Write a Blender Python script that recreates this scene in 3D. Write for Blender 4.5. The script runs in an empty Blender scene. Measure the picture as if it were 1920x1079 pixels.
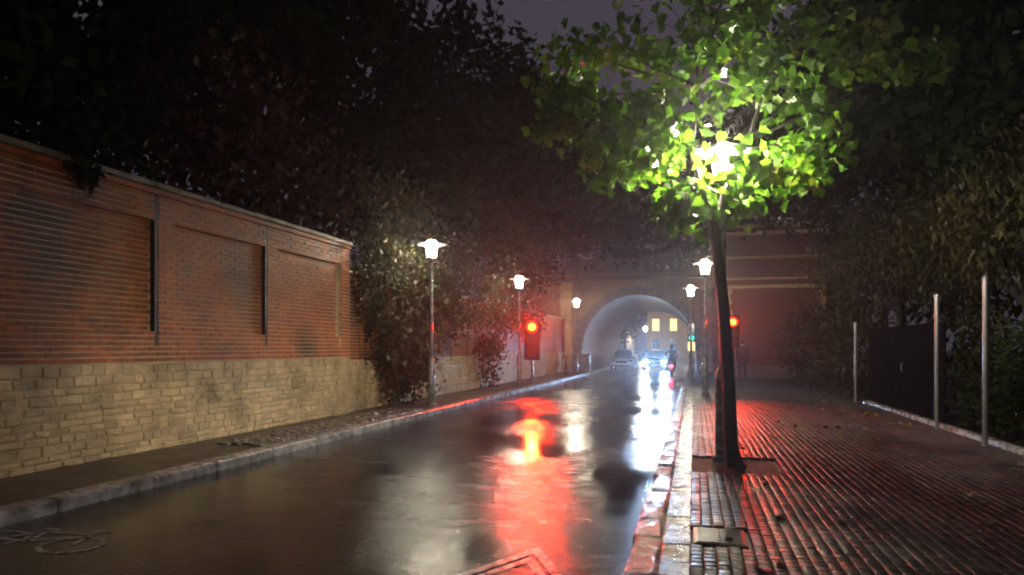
import bpy, math, random
import numpy as np
from mathutils import Vector, Matrix

# ------------------------------------------------------------------ camera, world, exposure
SC = bpy.context.scene
COL = SC.collection
random.seed(7)
R = math.radians

cam_data = bpy.data.cameras.new("camera")
cam_data.sensor_width = 36.0
cam_data.lens = 24.0
cam_data.shift_y = 0.0586
cam_data.clip_start = 0.05
cam_data.clip_end = 600.0
cam = bpy.data.objects.new("camera", cam_data)
COL.objects.link(cam)
cam.location = (0.0, 0.0, 1.6)
cam.rotation_euler = (R(90.0), 0.0, R(14.9))
SC.camera = cam

world = bpy.data.worlds.new("World")
SC.world = world
world.use_nodes = True
wn = world.node_tree
wn.nodes.clear()
w_out = wn.nodes.new("ShaderNodeOutputWorld")
w_bg = wn.nodes.new("ShaderNodeBackground")
w_sky = wn.nodes.new("ShaderNodeTexSky")
w_sky.sky_type = 'NISHITA'
w_sky.sun_disc = False
w_sky.sun_elevation = R(-4.0)
w_sky.sun_rotation = R(200.0)
w_mix = wn.nodes.new("ShaderNodeMix")
w_mix.data_type = 'RGBA'
w_mix.inputs[0].default_value = 0.92          # cloud lit from below by the city
w_mix.inputs[7].default_value = (1.02, 0.86, 1.2, 1)
wn.links.new(w_sky.outputs[0], w_mix.inputs[6])
wn.links.new(w_mix.outputs[2], w_bg.inputs[0])
w_bg.inputs[1].default_value = 0.058
wn.links.new(w_bg.outputs[0], w_out.inputs[0])

vs = SC.view_settings
vs.view_transform = 'Standard'
vs.look = 'None'
vs.gamma = 1.0
vs.use_curve_mapping = False
vs.exposure = 0.0

cy = SC.cycles
cy.use_denoising = True
cy.max_bounces = 5
cy.diffuse_bounces = 2
cy.glossy_bounces = 3
cy.transmission_bounces = 2
cy.volume_bounces = 0
cy.sample_clamp_indirect = 4.0
cy.caustics_reflective = False
cy.caustics_refractive = False
cy.filter_width = 2.2
cy.use_light_tree = True

HAZE_DENSITY = 0.0011
LAMP_POWER = 5600.0       # burner band under the cap
RED_BEAM = 4000.0
HEAD_BEAM = 4200.0
GLASS_POWER = 850.0       # frosted glass below it

# ------------------------------------------------------------------ materials
def new_mat(name):
    m = bpy.data.materials.new(name)
    m.use_nodes = True
    nt = m.node_tree
    nt.nodes.clear()
    out = nt.nodes.new("ShaderNodeOutputMaterial")
    return m, nt, out

def noise(nt, scale, detail=3.0, rough=0.55, vec=None, dist=0.0):
    n = nt.nodes.new("ShaderNodeTexNoise")
    n.inputs["Scale"].default_value = scale
    n.inputs["Detail"].default_value = detail
    n.inputs["Roughness"].default_value = rough
    n.inputs["Distortion"].default_value = dist
    if vec is not None:
        nt.links.new(vec, n.inputs["Vector"])
    return n

def ramp(nt, fac, stops):
    r = nt.nodes.new("ShaderNodeValToRGB")
    el = r.color_ramp.elements
    while len(el) < len(stops):
        el.new(0.5)
    for e, (p, c) in zip(el, stops):
        e.position = p
        e.color = (c[0], c[1], c[2], 1) if not isinstance(c, (int, float)) else (c, c, c, 1)
    nt.links.new(fac, r.inputs[0])
    return r

def coords(nt, stretch=None):
    t = nt.nodes.new("ShaderNodeTexCoord")
    v = t.outputs["Object"]
    if stretch:
        mp = nt.nodes.new("ShaderNodeMapping")
        mp.inputs["Scale"].default_value = stretch
        nt.links.new(v, mp.inputs[0])
        v = mp.outputs[0]
    return v

def surf(name, c1, c2, scale=4.0, rough=(0.4, 0.7), bump=0.3, bump_scale=40.0, bump_dist=0.01,
         metal=0.0, spec=0.5, coat=0.0, coat_rough=0.1, vary=0.0, dirt=None, detail=4.0):
    """Two-tone noise colour with roughness variation and fine bump; vary = per-object brightness spread."""
    m, nt, out = new_mat(name)
    b = nt.nodes.new("ShaderNodeBsdfPrincipled")
    v = coords(nt)
    if vary:
        oi = nt.nodes.new("ShaderNodeObjectInfo")
        add = nt.nodes.new("ShaderNodeVectorMath")
        add.operation = 'ADD'
        sc = nt.nodes.new("ShaderNodeVectorMath")
        sc.operation = 'SCALE'
        sc.inputs[3].default_value = 1.0
        nt.links.new(oi.outputs["Location"], sc.inputs[0])
        nt.links.new(v, add.inputs[0])
        nt.links.new(sc.outputs[0], add.inputs[1])
        v = add.outputs[0]
    n = noise(nt, scale, detail, 0.6, v)
    col = ramp(nt, n.outputs[0], [(0.3, c1), (0.7, c2)])
    cout = col.outputs[0]
    if dirt:
        n3 = noise(nt, dirt[1], 3, 0.6, v)
        f = ramp(nt, n3.outputs[0], [(0.45, 0.0), (0.7, 1.0)])
        mx = nt.nodes.new("ShaderNodeMix")
        mx.data_type = 'RGBA'
        nt.links.new(f.outputs[0], mx.inputs[0])
        nt.links.new(cout, mx.inputs[6])
        mx.inputs[7].default_value = (*dirt[0], 1)
        cout = mx.outputs[2]
    if vary:
        hs = nt.nodes.new("ShaderNodeHueSaturation")
        mr = nt.nodes.new("ShaderNodeMapRange")
        mr.inputs[3].default_value = 1.0 - vary
        mr.inputs[4].default_value = 1.0 + vary
        nt.links.new(oi.outputs["Random"], mr.inputs[0])
        nt.links.new(mr.outputs[0], hs.inputs["Value"])
        nt.links.new(cout, hs.inputs["Color"])
        cout = hs.outputs[0]
    nt.links.new(cout, b.inputs["Base Color"])
    n2 = noise(nt, bump_scale, 5, 0.65, v)
    rr = nt.nodes.new("ShaderNodeMapRange")
    rr.inputs[1].default_value = 0.3
    rr.inputs[2].default_value = 0.7
    rr.inputs[3].default_value = rough[0]
    rr.inputs[4].default_value = rough[1]
    nt.links.new(n.outputs[0], rr.inputs[0])
    nt.links.new(rr.outputs[0], b.inputs["Roughness"])
    b.inputs["Metallic"].default_value = metal
    b.inputs["Specular IOR Level"].default_value = spec
    b.inputs["Coat Weight"].default_value = coat
    b.inputs["Coat Roughness"].default_value = coat_rough
    if bump:
        bp = nt.nodes.new("ShaderNodeBump")
        bp.inputs["Strength"].default_value = bump
        bp.inputs["Distance"].default_value = bump_dist
        nt.links.new(n2.outputs[0], bp.inputs["Height"])
        nt.links.new(bp.outputs[0], b.inputs["Normal"])
    nt.links.new(b.outputs[0], out.inputs[0])
    return m

def emit(name, color, strength):
    m, nt, out = new_mat(name)
    e = nt.nodes.new("ShaderNodeEmission")
    e.inputs[0].default_value = (*color, 1)
    e.inputs[1].default_value = strength
    nt.links.new(e.outputs[0], out.inputs[0])
    return m

def leaf_mat(name, c1, c2, c3=None, scale=2.5, trans=0.45, rough=0.3, gloss=0.12):
    m, nt, out = new_mat(name)
    v = coords(nt)
    n = noise(nt, scale, 2, 0.5, v)
    n2 = noise(nt, scale * 9.0, 1, 0.5, v)
    ad = nt.nodes.new("ShaderNodeMath")
    ad.operation = 'MULTIPLY_ADD'
    ad.inputs[1].default_value = 0.55
    nt.links.new(n2.outputs[0], ad.inputs[0])
    sub = nt.nodes.new("ShaderNodeMath")
    sub.operation = 'SUBTRACT'
    sub.inputs[1].default_value = 0.27
    nt.links.new(n.outputs[0], sub.inputs[0])
    nt.links.new(sub.outputs[0], ad.inputs[2])
    stops = [(0.32, c1), (0.6, c2)]
    if c3:
        stops.append((0.8, c3))
    col = ramp(nt, ad.outputs[0], stops)
    d = nt.nodes.new("ShaderNodeBsdfDiffuse")
    t = nt.nodes.new("ShaderNodeBsdfTranslucent")
    g = nt.nodes.new("ShaderNodeBsdfGlossy")
    g.inputs["Roughness"].default_value = rough
    g.inputs["Color"].default_value = (0.9, 0.9, 0.9, 1)
    nt.links.new(col.outputs[0], d.inputs[0])
    nt.links.new(col.outputs[0], t.inputs[0])
    m1 = nt.nodes.new("ShaderNodeMixShader")
    m1.inputs[0].default_value = trans
    nt.links.new(d.outputs[0], m1.inputs[1])
    nt.links.new(t.outputs[0], m1.inputs[2])
    m2 = nt.nodes.new("ShaderNodeMixShader")
    m2.inputs[0].default_value = gloss
    nt.links.new(m1.outputs[0], m2.inputs[1])
    nt.links.new(g.outputs[0], m2.inputs[2])
    nt.links.new(m2.outputs[0], out.inputs[0])
    return m

def asphalt_mat():
    m, nt, out = new_mat("wet_asphalt")
    b = nt.nodes.new("ShaderNodeBsdfPrincipled")
    v = coords(nt)
    vs_ = coords(nt, (1.0, 0.55, 1.0))
    big = noise(nt, 0.42, 3, 0.5, vs_, 0.4)          # standing water
    med = noise(nt, 2.0, 5, 0.65, coords(nt, (0.45, 1.3, 1.0)))
    grain = noise(nt, 48.0, 2, 0.8, v)
    coarse = noise(nt, 13.0, 4, 0.7, coords(nt, (1.2, 0.9, 1.0)))
    water = ramp(nt, big.outputs[0], [(0.47, 0.0), (0.60, 1.0)])
    col = ramp(nt, med.outputs[0], [(0.3, (0.018, 0.018, 0.02)), (0.7, (0.038, 0.036, 0.037))])
    nt.links.new(col.outputs[0], b.inputs["Base Color"])
    r0 = nt.nodes.new("ShaderNodeMapRange")
    r0.inputs[1].default_value = 0.3
    r0.inputs[2].default_value = 0.7
    r0.inputs[3].default_value = 0.13
    r0.inputs[4].default_value = 0.34
    nt.links.new(med.outputs[0], r0.inputs[0])
    rm = nt.nodes.new("ShaderNodeMix")
    nt.links.new(water.outputs[0], rm.inputs[0])
    nt.links.new(r0.outputs[0], rm.inputs[2])
    rm.inputs[3].default_value = 0.08
    nt.links.new(rm.outputs[0], b.inputs["Roughness"])
    b.inputs["Specular IOR Level"].default_value = 0.2
    ad = nt.nodes.new("ShaderNodeMath")
    ad.operation = 'MULTIPLY_ADD'
    nt.links.new(grain.outputs[0], ad.inputs[0])
    ad.inputs[1].default_value = 0.1
    nt.links.new(coarse.outputs[0], ad.inputs[2])
    st = nt.nodes.new("ShaderNodeMapRange")
    st.inputs[3].default_value = 0.75
    st.inputs[4].default_value = 0.16
    nt.links.new(water.outputs[0], st.inputs[0])
    bp = nt.nodes.new("ShaderNodeBump")
    bp.inputs["Distance"].default_value = 0.012
    nt.links.new(st.outputs[0], bp.inputs["Strength"])
    nt.links.new(ad.outputs[0], bp.inputs["Height"])
    nt.links.new(bp.outputs[0], b.inputs["Normal"])
    nt.links.new(b.outputs[0], out.inputs[0])
    return m

M = {}
M['asphalt'] = asphalt_mat()
M['soil'] = surf('soil', (0.02, 0.016, 0.012), (0.045, 0.035, 0.025), 6, (0.5, 0.8), 0.8, 30, 0.03)
M['footway'] = surf('footway', (0.035, 0.03, 0.026), (0.075, 0.062, 0.05), 3, (0.3, 0.55), 0.5, 45, 0.008)
M['joint'] = surf('paver_joint', (0.012, 0.012, 0.012), (0.03, 0.028, 0.025), 9, (0.4, 0.7), 0.5, 60, 0.006)
M['paver'] = surf('paver', (0.02, 0.018, 0.02), (0.05, 0.044, 0.045), 1.2, (0.26, 0.5), 0.5, 45, 0.004, vary=0.3, spec=0.3)
M['slab'] = surf('granite_slab', (0.07, 0.07, 0.075), (0.13, 0.13, 0.135), 8, (0.15, 0.35), 0.4, 70, 0.004, vary=0.2)
M['kerb'] = surf('granite_kerb', (0.20, 0.20, 0.21), (0.36, 0.36, 0.37), 9, (0.18, 0.4), 0.5, 60, 0.006, vary=0.2, dirt=((0.06, 0.06, 0.06), 3.0))
M['kerb_old'] = surf('weathered_kerb', (0.09, 0.085, 0.08), (0.22, 0.21, 0.2), 7, (0.15, 0.4), 0.9, 25, 0.02, vary=0.3)
M['cobble'] = surf('cobble', (0.06, 0.056, 0.052), (0.13, 0.12, 0.11), 9, (0.15, 0.35), 0.4, 50, 0.006, vary=0.35)
M['brick'] = surf('red_brick', (0.24, 0.048, 0.011), (0.48, 0.125, 0.029), 6, (0.45, 0.75), 0.5, 60, 0.006, vary=0.28, dirt=((0.055, 0.02, 0.012), 0.8))
M['mortar'] = surf('lime_mortar', (0.42, 0.32, 0.20), (0.62, 0.48, 0.32), 5, (0.7, 0.9), 0.6, 70, 0.006)
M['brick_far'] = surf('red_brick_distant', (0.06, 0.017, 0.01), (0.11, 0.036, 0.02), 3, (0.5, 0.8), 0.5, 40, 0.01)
M['rubble'] = surf('limestone_rubble', (0.44, 0.33, 0.18), (0.68, 0.53, 0.31), 4, (0.5, 0.8), 0.9, 22, 0.02, vary=0.16, dirt=((0.27, 0.20, 0.11), 1.6))
M['rubble_joint'] = surf('rubble_mortar', (0.34, 0.25, 0.13), (0.54, 0.41, 0.23), 6, (0.7, 0.9), 0.7, 40, 0.02)
M['coping'] = surf('coping_stone', (0.16, 0.13, 0.10), (0.30, 0.25, 0.19), 5, (0.4, 0.7), 0.6, 30, 0.01, vary=0.25, dirt=((0.05, 0.06, 0.03), 2.5))
M['sandstone'] = surf('sandstone', (0.28, 0.19, 0.10), (0.44, 0.31, 0.17), 2.5, (0.6, 0.85), 0.5, 18, 0.02, vary=0.2)
M['dark_stone'] = surf('sooty_stone', (0.05, 0.042, 0.042), (0.11, 0.095, 0.09), 2, (0.5, 0.8), 0.5, 15, 0.02, vary=0.15)
M['purple_stone'] = surf('purple_grey_stone', (0.04, 0.032, 0.036), (0.085, 0.066, 0.07), 2, (0.5, 0.8), 0.5, 15, 0.02)
M['bridge_stone'] = surf('bridge_stone', (0.15, 0.105, 0.065), (0.27, 0.195, 0.12), 1.6, (0.6, 0.85), 0.6, 9, 0.03, dirt=((0.07, 0.055, 0.05), 0.5))
M['vault'] = surf('vault_plaster', (0.14, 0.12, 0.12), (0.26, 0.23, 0.22), 1.2, (0.4, 0.7), 0.4, 12, 0.02)
M['plaster'] = surf('ochre_plaster', (0.50, 0.36, 0.16), (0.62, 0.47, 0.22), 1.5, (0.6, 0.85), 0.3, 14, 0.01)
M['plaster2'] = surf('grey_plaster', (0.28, 0.26, 0.23), (0.40, 0.37, 0.32), 1.5, (0.6, 0.85), 0.3, 14, 0.01)
M['roof'] = surf('slate_roof', (0.03, 0.03, 0.035), (0.07, 0.06, 0.06), 3, (0.3, 0.5), 0.4, 10, 0.02)
M['bark'] = surf('wet_bark', (0.012, 0.011, 0.010), (0.04, 0.034, 0.028), 8, (0.35, 0.6), 0.9, 24, 0.03)
M['iron'] = surf('black_iron', (0.012, 0.012, 0.014), (0.03, 0.03, 0.032), 6, (0.25, 0.4), 0.15, 40, 0.003, metal=0.3)
M['grey_metal'] = surf('grey_painted_metal', (0.10, 0.11, 0.11), (0.18, 0.19, 0.19), 5, (0.2, 0.35), 0.1, 40, 0.002, metal=0.2)
M['galv'] = surf('galvanised_steel', (0.30, 0.30, 0.31), (0.38, 0.38, 0.39), 3, (0.28, 0.36), 0.03, 50, 0.002, metal=0.9)
M['gate'] = surf('dark_gate_paint', (0.005, 0.005, 0.006), (0.009, 0.0085, 0.01), 3, (0.8, 0.95), 0.2, 20, 0.004, spec=0.0)
M['rubber'] = surf('rubber', (0.012, 0.012, 0.012), (0.025, 0.025, 0.025), 8, (0.4, 0.6), 0.2, 60, 0.002)
M['paint'] = surf('road_paint', (0.38, 0.37, 0.35), (0.72, 0.70, 0.67), 14, (0.2, 0.4), 0.4, 80, 0.004, dirt=((0.06, 0.06, 0.06), 9.0))
M['worn_paint'] = surf('worn_road_paint', (0.06, 0.06, 0.058), (0.30, 0.29, 0.28), 16, (0.2, 0.4), 0.4, 80, 0.004, dirt=((0.04, 0.04, 0.04), 7.0))
M['car_dark'] = surf('dark_blue_car_paint', (0.02, 0.03, 0.05), (0.025, 0.036, 0.06), 2, (0.2, 0.3), 0, metal=0.4, coat=1.0, coat_rough=0.04)
M['car_white'] = surf('white_car_paint', (0.62, 0.64, 0.66), (0.68, 0.70, 0.72), 2, (0.25, 0.35), 0, coat=1.0, coat_rough=0.04)
M['glass'] = surf('dark_glass', (0.01, 0.012, 0.015), (0.014, 0.016, 0.02), 2, (0.04, 0.07), 0, spec=0.8)
M['pane_dark'] = surf('unlit_window', (0.012, 0.014, 0.018), (0.02, 0.022, 0.028), 2, (0.05, 0.1), 0, spec=0.8)
M['chrome'] = surf('chrome', (0.6, 0.6, 0.62), (0.7, 0.7, 0.72), 4, (0.1, 0.15), 0, metal=1.0)
M['plate'] = surf('number_plate', (0.65, 0.65, 0.62), (0.72, 0.72, 0.7), 4, (0.3, 0.4), 0)
M['skin'] = surf('skin', (0.38, 0.22, 0.15), (0.46, 0.28, 0.2), 6, (0.45, 0.6), 0.1, 40, 0.002)
M['cloth_dark'] = surf('dark_jacket', (0.014, 0.014, 0.02), (0.03, 0.03, 0.04), 8, (0.5, 0.8), 0.5, 30, 0.01)
M['cloth_pack'] = surf('maroon_backpack', (0.05, 0.018, 0.022), (0.08, 0.03, 0.035), 8, (0.5, 0.7), 0.4, 30, 0.01)
M['hair'] = surf('dark_hair', (0.012, 0.009, 0.007), (0.025, 0.018, 0.014), 20, (0.4, 0.6), 0.6, 60, 0.01)
M['red_band'] = surf('red_band', (0.45, 0.02, 0.02), (0.5, 0.03, 0.03), 4, (0.3, 0.4), 0)
M['lamp_burner'] = emit('lamp_burner', (1.0, 0.87, 0.66), LAMP_POWER)
M['lamp_glow'] = emit('lamp_glow', (1.0, 0.87, 0.66), GLASS_POWER)
M['weak_burner'] = emit('weaker_lamp_burner', (1.0, 0.87, 0.66), LAMP_POWER * .25)
M['weak_glow'] = emit('weaker_lamp_glow', (1.0, 0.87, 0.66), GLASS_POWER * .1)
M['red_light'] = emit('red_signal_light', (1.0, 0.012, 0.002), 9.0)
M['red_core'] = emit('red_signal_core', (1.0, 0.06, 0.006), 40.0)
M['green_light'] = emit('green_signal_light', (0.03, 0.85, 0.62), 1.6)
M['tail_light'] = emit('tail_light', (1.0, 0.03, 0.06), 30.0)
M['headlight'] = emit('headlight', (0.5, 0.74, 1.0), 2200.0)
M['lit_window'] = emit('lit_window', (1.0, 0.66, 0.24), 2.2)
M['lens_off'] = surf('unlit_lens', (0.02, 0.015, 0.008), (0.03, 0.02, 0.01), 4, (0.1, 0.2), 0)
M['maple'] = leaf_mat('maple_leaf', (0.028, 0.085, 0.004), (0.065, 0.165, 0.008), (0.15, 0.17, 0.02), 1.6, 0.5, 0.36, 0.03)
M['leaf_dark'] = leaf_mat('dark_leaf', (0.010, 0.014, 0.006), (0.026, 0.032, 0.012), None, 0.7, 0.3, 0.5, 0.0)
M['leaf_rust'] = leaf_mat('rust_leaf', (0.04, 0.018, 0.01), (0.085, 0.038, 0.02), (0.06, 0.045, 0.016), 0.7, 0.3, 0.4, 0.025)
M['leaf_ivy'] = leaf_mat('creeper_leaf', (0.018, 0.024, 0.008), (0.042, 0.042, 0.014), (0.06, 0.034, 0.016), 1.1, 0.3, 0.42, 0.03)
M['leaf_olive'] = leaf_mat('olive_leaf', (0.018, 0.02, 0.007), (0.042, 0.04, 0.014), (0.055, 0.04, 0.015), 0.9, 0.35, 0.45, 0.02)
M['leaf_fallen'] = leaf_mat('fallen_leaf', (0.10, 0.07, 0.02), (0.22, 0.16, 0.06), None, 3, 0.1, 0.3, 0.15)

# ------------------------------------------------------------------ mesh helpers
class MB:
    def __init__(self):
        self.v, self.f = [], []

    def add(self, vs_, fs):
        o = len(self.v)
        self.v += [tuple(p) for p in vs_]
        self.f += [tuple(i + o for i in f) for f in fs]

    def box(self, x0, x1, y0, y1, z0, z1):
        self.add([(x0, y0, z0), (x1, y0, z0), (x1, y1, z0), (x0, y1, z0),
                  (x0, y0, z1), (x1, y0, z1), (x1, y1, z1), (x0, y1, z1)],
                 [(0, 3, 2, 1), (4, 5, 6, 7), (0, 1, 5, 4), (1, 2, 6, 5), (2, 3, 7, 6), (3, 0, 4, 7)])

    def bbox(self, x0, x1, y0, y1, z0, z1, b):
        """box with chamfered edges"""
        vs_, idx = [], {}
        X, Y, Z = (x0, x1), (y0, y1), (z0, z1)
        for i in (0, 1):
            for j in (0, 1):
                for k in (0, 1):
                    sx, sy, sz = 1 - 2 * i, 1 - 2 * j, 1 - 2 * k
                    idx[i, j, k, 0] = len(vs_); vs_.append((X[i], Y[j] + sy * b, Z[k] + sz * b))
                    idx[i, j, k, 1] = len(vs_); vs_.append((X[i] + sx * b, Y[j], Z[k] + sz * b))
                    idx[i, j, k, 2] = len(vs_); vs_.append((X[i] + sx * b, Y[j] + sy * b, Z[k]))
        fs = []
        def q(*ks):
            fs.append(tuple(idx[k] for k in ks))
        for i in (0, 1):
            a = [(i, 0, 0, 0), (i, 1, 0, 0), (i, 1, 1, 0), (i, 0, 1, 0)]
            q(*(a if i else a[::-1]))
            a = [(0, i, 0, 1), (0, i, 1, 1), (1, i, 1, 1), (1, i, 0, 1)]
            q(*(a if i else a[::-1]))
            a = [(0, 0, i, 2), (1, 0, i, 2), (1, 1, i, 2), (0, 1, i, 2)]
            q(*(a if i else a[::-1]))
        for i in (0, 1):
            for j in (0, 1):
                q((i, j, 0, 0), (i, j, 1, 0), (i, j, 1, 1), (i, j, 0, 1))
                q((i, 0, j, 0), (i, 1, j, 0), (i, 1, j, 2), (i, 0, j, 2))
                q((0, i, j, 1), (1, i, j, 1), (1, i, j, 2), (0, i, j, 2))
                for k in (0, 1):
                    q((i, j, k, 0), (i, j, k, 1), (i, j, k, 2))
        self.add(vs_, fs)

    def tube(self, pts, rad, n=8, cap=True):
        pts = [Vector(p) for p in pts]
        if isinstance(rad, (int, float)):
            rad = [rad] * len(pts)
        rings, up = [], None
        for i, p in enumerate(pts):
            t = (pts[min(i + 1, len(pts) - 1)] - pts[max(i - 1, 0)]).normalized()
            ref = Vector((0, 0, 1)) if abs(t.z) < 0.9 else Vector((1, 0, 0))
            a = t.cross(ref).normalized() if up is None else (up - t * up.dot(t)).normalized()
            up = a
            b = t.cross(a)
            rings.append([p + (a * math.cos(2 * math.pi * k / n) + b * math.sin(2 * math.pi * k / n)) * rad[i] for k in range(n)])
        vs_ = [v for r in rings for v in r]
        fs = []
        for i in range(len(rings) - 1):
            for k in range(n):
                fs.append((i * n + k, i * n + (k + 1) % n, (i + 1) * n + (k + 1) % n, (i + 1) * n + k))
        if cap:
            fs.append(tuple(range(n))[::-1])
            fs.append(tuple((len(rings) - 1) * n + k for k in range(n)))
        self.add(vs_, fs)

    def lathe(self, prof, n=20, c=(0, 0, 0)):
        vs_, fs = [], []
        for r, z in prof:
            for k in range(n):
                a = 2 * math.pi * k / n
                vs_.append((c[0] + r * math.cos(a), c[1] + r * math.sin(a), c[2] + z))
        for i in range(len(prof) - 1):
            for k in range(n):
                fs.append((i * n + k, i * n + (k + 1) % n, (i + 1) * n + (k + 1) % n, (i + 1) * n + k))
        if prof[0][0] > 1e-4:
            fs.append(tuple(range(n))[::-1])
        if prof[-1][0] > 1e-4:
            fs.append(tuple((len(prof) - 1) * n + k for k in range(n)))
        self.add(vs_, fs)

    def ring(self, c, R_, r, axis='x', n=24, m=6, sy=1.0):
        """torus"""
        pts = []
        for i in range(n):
            a = 2 * math.pi * i / n
            for j in range(m):
                b = 2 * math.pi * j / m
                q, w = (R_ + r * math.cos(b)), r * math.sin(b)
                u, v = q * math.cos(a), q * math.sin(a)
                pts.append({'x': (c[0] + w, c[1] + u, c[2] + v), 'y': (c[0] + u, c[1] + w, c[2] + v), 'z': (c[0] + u, c[1] + v, c[2] + w)}[axis])
        fs = [(i * m + j, ((i + 1) % n) * m + j, ((i + 1) % n) * m + (j + 1) % m, i * m + (j + 1) % m) for i in range(n) for j in range(m)]
        self.add(pts, fs)

    def disc(self, c, r, axis='y', n=20, t=0.02, sign=-1):
        pts, fs = [], []
        for s in (0, 1):
            for k in range(n):
                a = 2 * math.pi * k / n
                u, v = r * math.cos(a), r * math.sin(a)
                w = t * s * sign
                pts.append({'x': (c[0] + w, c[1] + u, c[2] + v), 'y': (c[0] + u, c[1] + w, c[2] + v), 'z': (c[0] + u, c[1] + v, c[2] + w)}[axis])
        fs.append(tuple(range(n)))
        fs.append(tuple(range(n, 2 * n))[::-1])
        for k in range(n):
            fs.append((k, n + k, n + (k + 1) % n, (k + 1) % n))
        self.add(pts, fs)

    def mesh(self, name, mat, smooth=False):
        me = bpy.data.meshes.new(name)
        me.from_pydata(self.v, [], self.f)
        if mat:
            me.materials.append(M[mat])
        me.update()
        if smooth:
            me.polygons.foreach_set('use_smooth', [True] * len(me.polygons))
            try:
                me.set_sharp_from_angle(angle=R(38))
            except Exception:
                pass
        return me

    def build(self, name, mat, parent=None, smooth=False, loc=None):
        return link(name, self.mesh(name, mat, smooth), parent, loc)

def link(name, me, parent=None, loc=None, rz=None):
    o = bpy.data.objects.new(name, me)
    COL.objects.link(o)
    if parent is not None:
        o.parent = parent
    if loc is not None:
        o.location = loc
    if rz is not None:
        o.rotation_euler = (0, 0, rz)
    return o

def tag(o, label=None, cat=None, group=None, kind=None):
    if label: o['label'] = label
    if cat: o['category'] = cat
    if group: o['group'] = group
    if kind: o['kind'] = kind
    return o

def thing(name, label, cat, loc=(0, 0, 0), rz=0.0, group=None):
    o = link(name, None, None, loc, rz)
    o.empty_display_size = 0.2
    return tag(o, label, cat, group)

def copy_tree(o, parent=None):
    c = o.copy()
    COL.objects.link(c)
    c.parent = parent
    for ch in list(o.children):
        copy_tree(ch, c)
    return c

def pillow(sx, sy, h, b, jit=0.0, rnd=random, by=None):
    """a block with bevelled upper edges, no underside: z from 0 to h, centred in x and y"""
    hx, hy = sx / 2, sy / 2
    by = b if by is None else by
    base = [(-hx, -hy), (hx, -hy), (hx, hy), (-hx, hy)]
    if jit:
        base = [(x + rnd.uniform(-jit, jit), y + rnd.uniform(-jit, jit)) for x, y in base]
    v = [(x, y, 0) for x, y in base]
    v += [(x, y, h - b * 1.15) for x, y in base]
    s1 = [(x - math.copysign(b * .3, x), y - math.copysign(by * .3, y)) for x, y in base]
    v += [(x, y, h - b * .38) for x, y in s1]
    s2 = [(x - math.copysign(b, x), y - math.copysign(by, y)) for x, y in base]
    v += [(x, y, h + (rnd.uniform(-jit, jit) * .5 if jit else 0)) for x, y in s2]
    f = [(12, 13, 14, 15)]
    for L in range(3):
        for k in range(4):
            a, c = L * 4 + k, L * 4 + (k + 1) % 4
            f.append((a, c, c + 4, a + 4))
    return v, f

def to_wall(v):
    """block lying flat -> standing in a wall that faces +X: x->y, y->z, z->x"""
    return [(z, x, y) for x, y, z in v]

# ------------------------------------------------------------------ foliage
RNG = np.random.default_rng(11)
MAPLE = np.array([(0, -.46), (.16, -.34), (.40, -.32), (.36, -.10), (.52, .10), (.32, .18), (.24, .36), (0, .56),
                  (-.22, .38), (-.33, .16), (-.52, .08), (-.35, -.12), (-.38, -.34), (-.15, -.35)])
OVAL = np.array([(0, -.5), (.26, -.12), (.22, .2), (0, .5), (-.22, .2), (-.26, -.12)])
DIAM = np.array([(0, -.5), (.3, 0), (0, .5), (-.3, 0)])
SLIM = np.array([(0, -.5), (.15, -.1), (.11, .25), (0, .5), (-.11, .25), (-.15, -.1)])

def leaf_mesh(name, pts, size, shape, mat, droop=0.0, flat=0.0, fold=0.14):
    pts = np.asarray(pts)
    n, k = len(pts), len(shape)
    s = RNG.uniform(size[0], size[1], n)
    nz = RNG.normal(size=(n, 3))
    nz[:, 2] = nz[:, 2] * (1 - flat) + flat * 2.2
    nz /= np.linalg.norm(nz, axis=1)[:, None]
    t = RNG.normal(size=(n, 3))
    t[:, 2] -= droop * 3
    t -= nz * (t * nz).sum(1)[:, None]
    t /= np.linalg.norm(t, axis=1)[:, None]
    b = np.cross(nz, t)
    sh = shape
    off = (b[:, None, :] * sh[None, :, 0, None] + t[:, None, :] * sh[None, :, 1, None]
           + nz[:, None, :] * (np.abs(sh[:, 0]) * fold * 2)[None, :, None])
    v = pts[:, None, :] + off * s[:, None, None]
    me = bpy.data.meshes.new(name)
    me.vertices.add(n * k)
    me.vertices.foreach_set('co', v.reshape(-1).astype(np.float32))
    me.loops.add(n * k)
    me.loops.foreach_set('vertex_index', np.arange(n * k, dtype=np.int32))
    me.polygons.add(n)
    me.polygons.foreach_set('loop_start', np.arange(0, n * k, k, dtype=np.int32))
    me.update(calc_edges=True)
    me.validate()
    me.materials.append(M[mat])
    return me

def blob_points(blobs, per=22, spread=0.34):
    out = []
    for (c, r, n) in blobs:
        nc = max(3, n // per)
        d = RNG.normal(size=(nc, 3))
        d /= np.linalg.norm(d, axis=1)[:, None]
        rad = RNG.uniform(0.15, 1.0, nc) ** 0.45
        cl = d * rad[:, None]
        which = RNG.integers(0, nc, n)
        p = cl[which] * np.array(r) + RNG.normal(size=(n, 3)) * spread
        out.append(p + np.array(c))
    return np.concatenate(out)

def limbs(mb, base, top, r0, blobs, n=7):
    base, top = Vector(base), Vector(top)
    mid = base.lerp(top, .5) + Vector((random.uniform(-.1, .1), random.uniform(-.1, .1), 0))
    mb.tube([base, base + (mid - base) * .1, mid, top], [r0 * 1.35, r0, r0 * .85, r0 * .7], 10)

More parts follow.
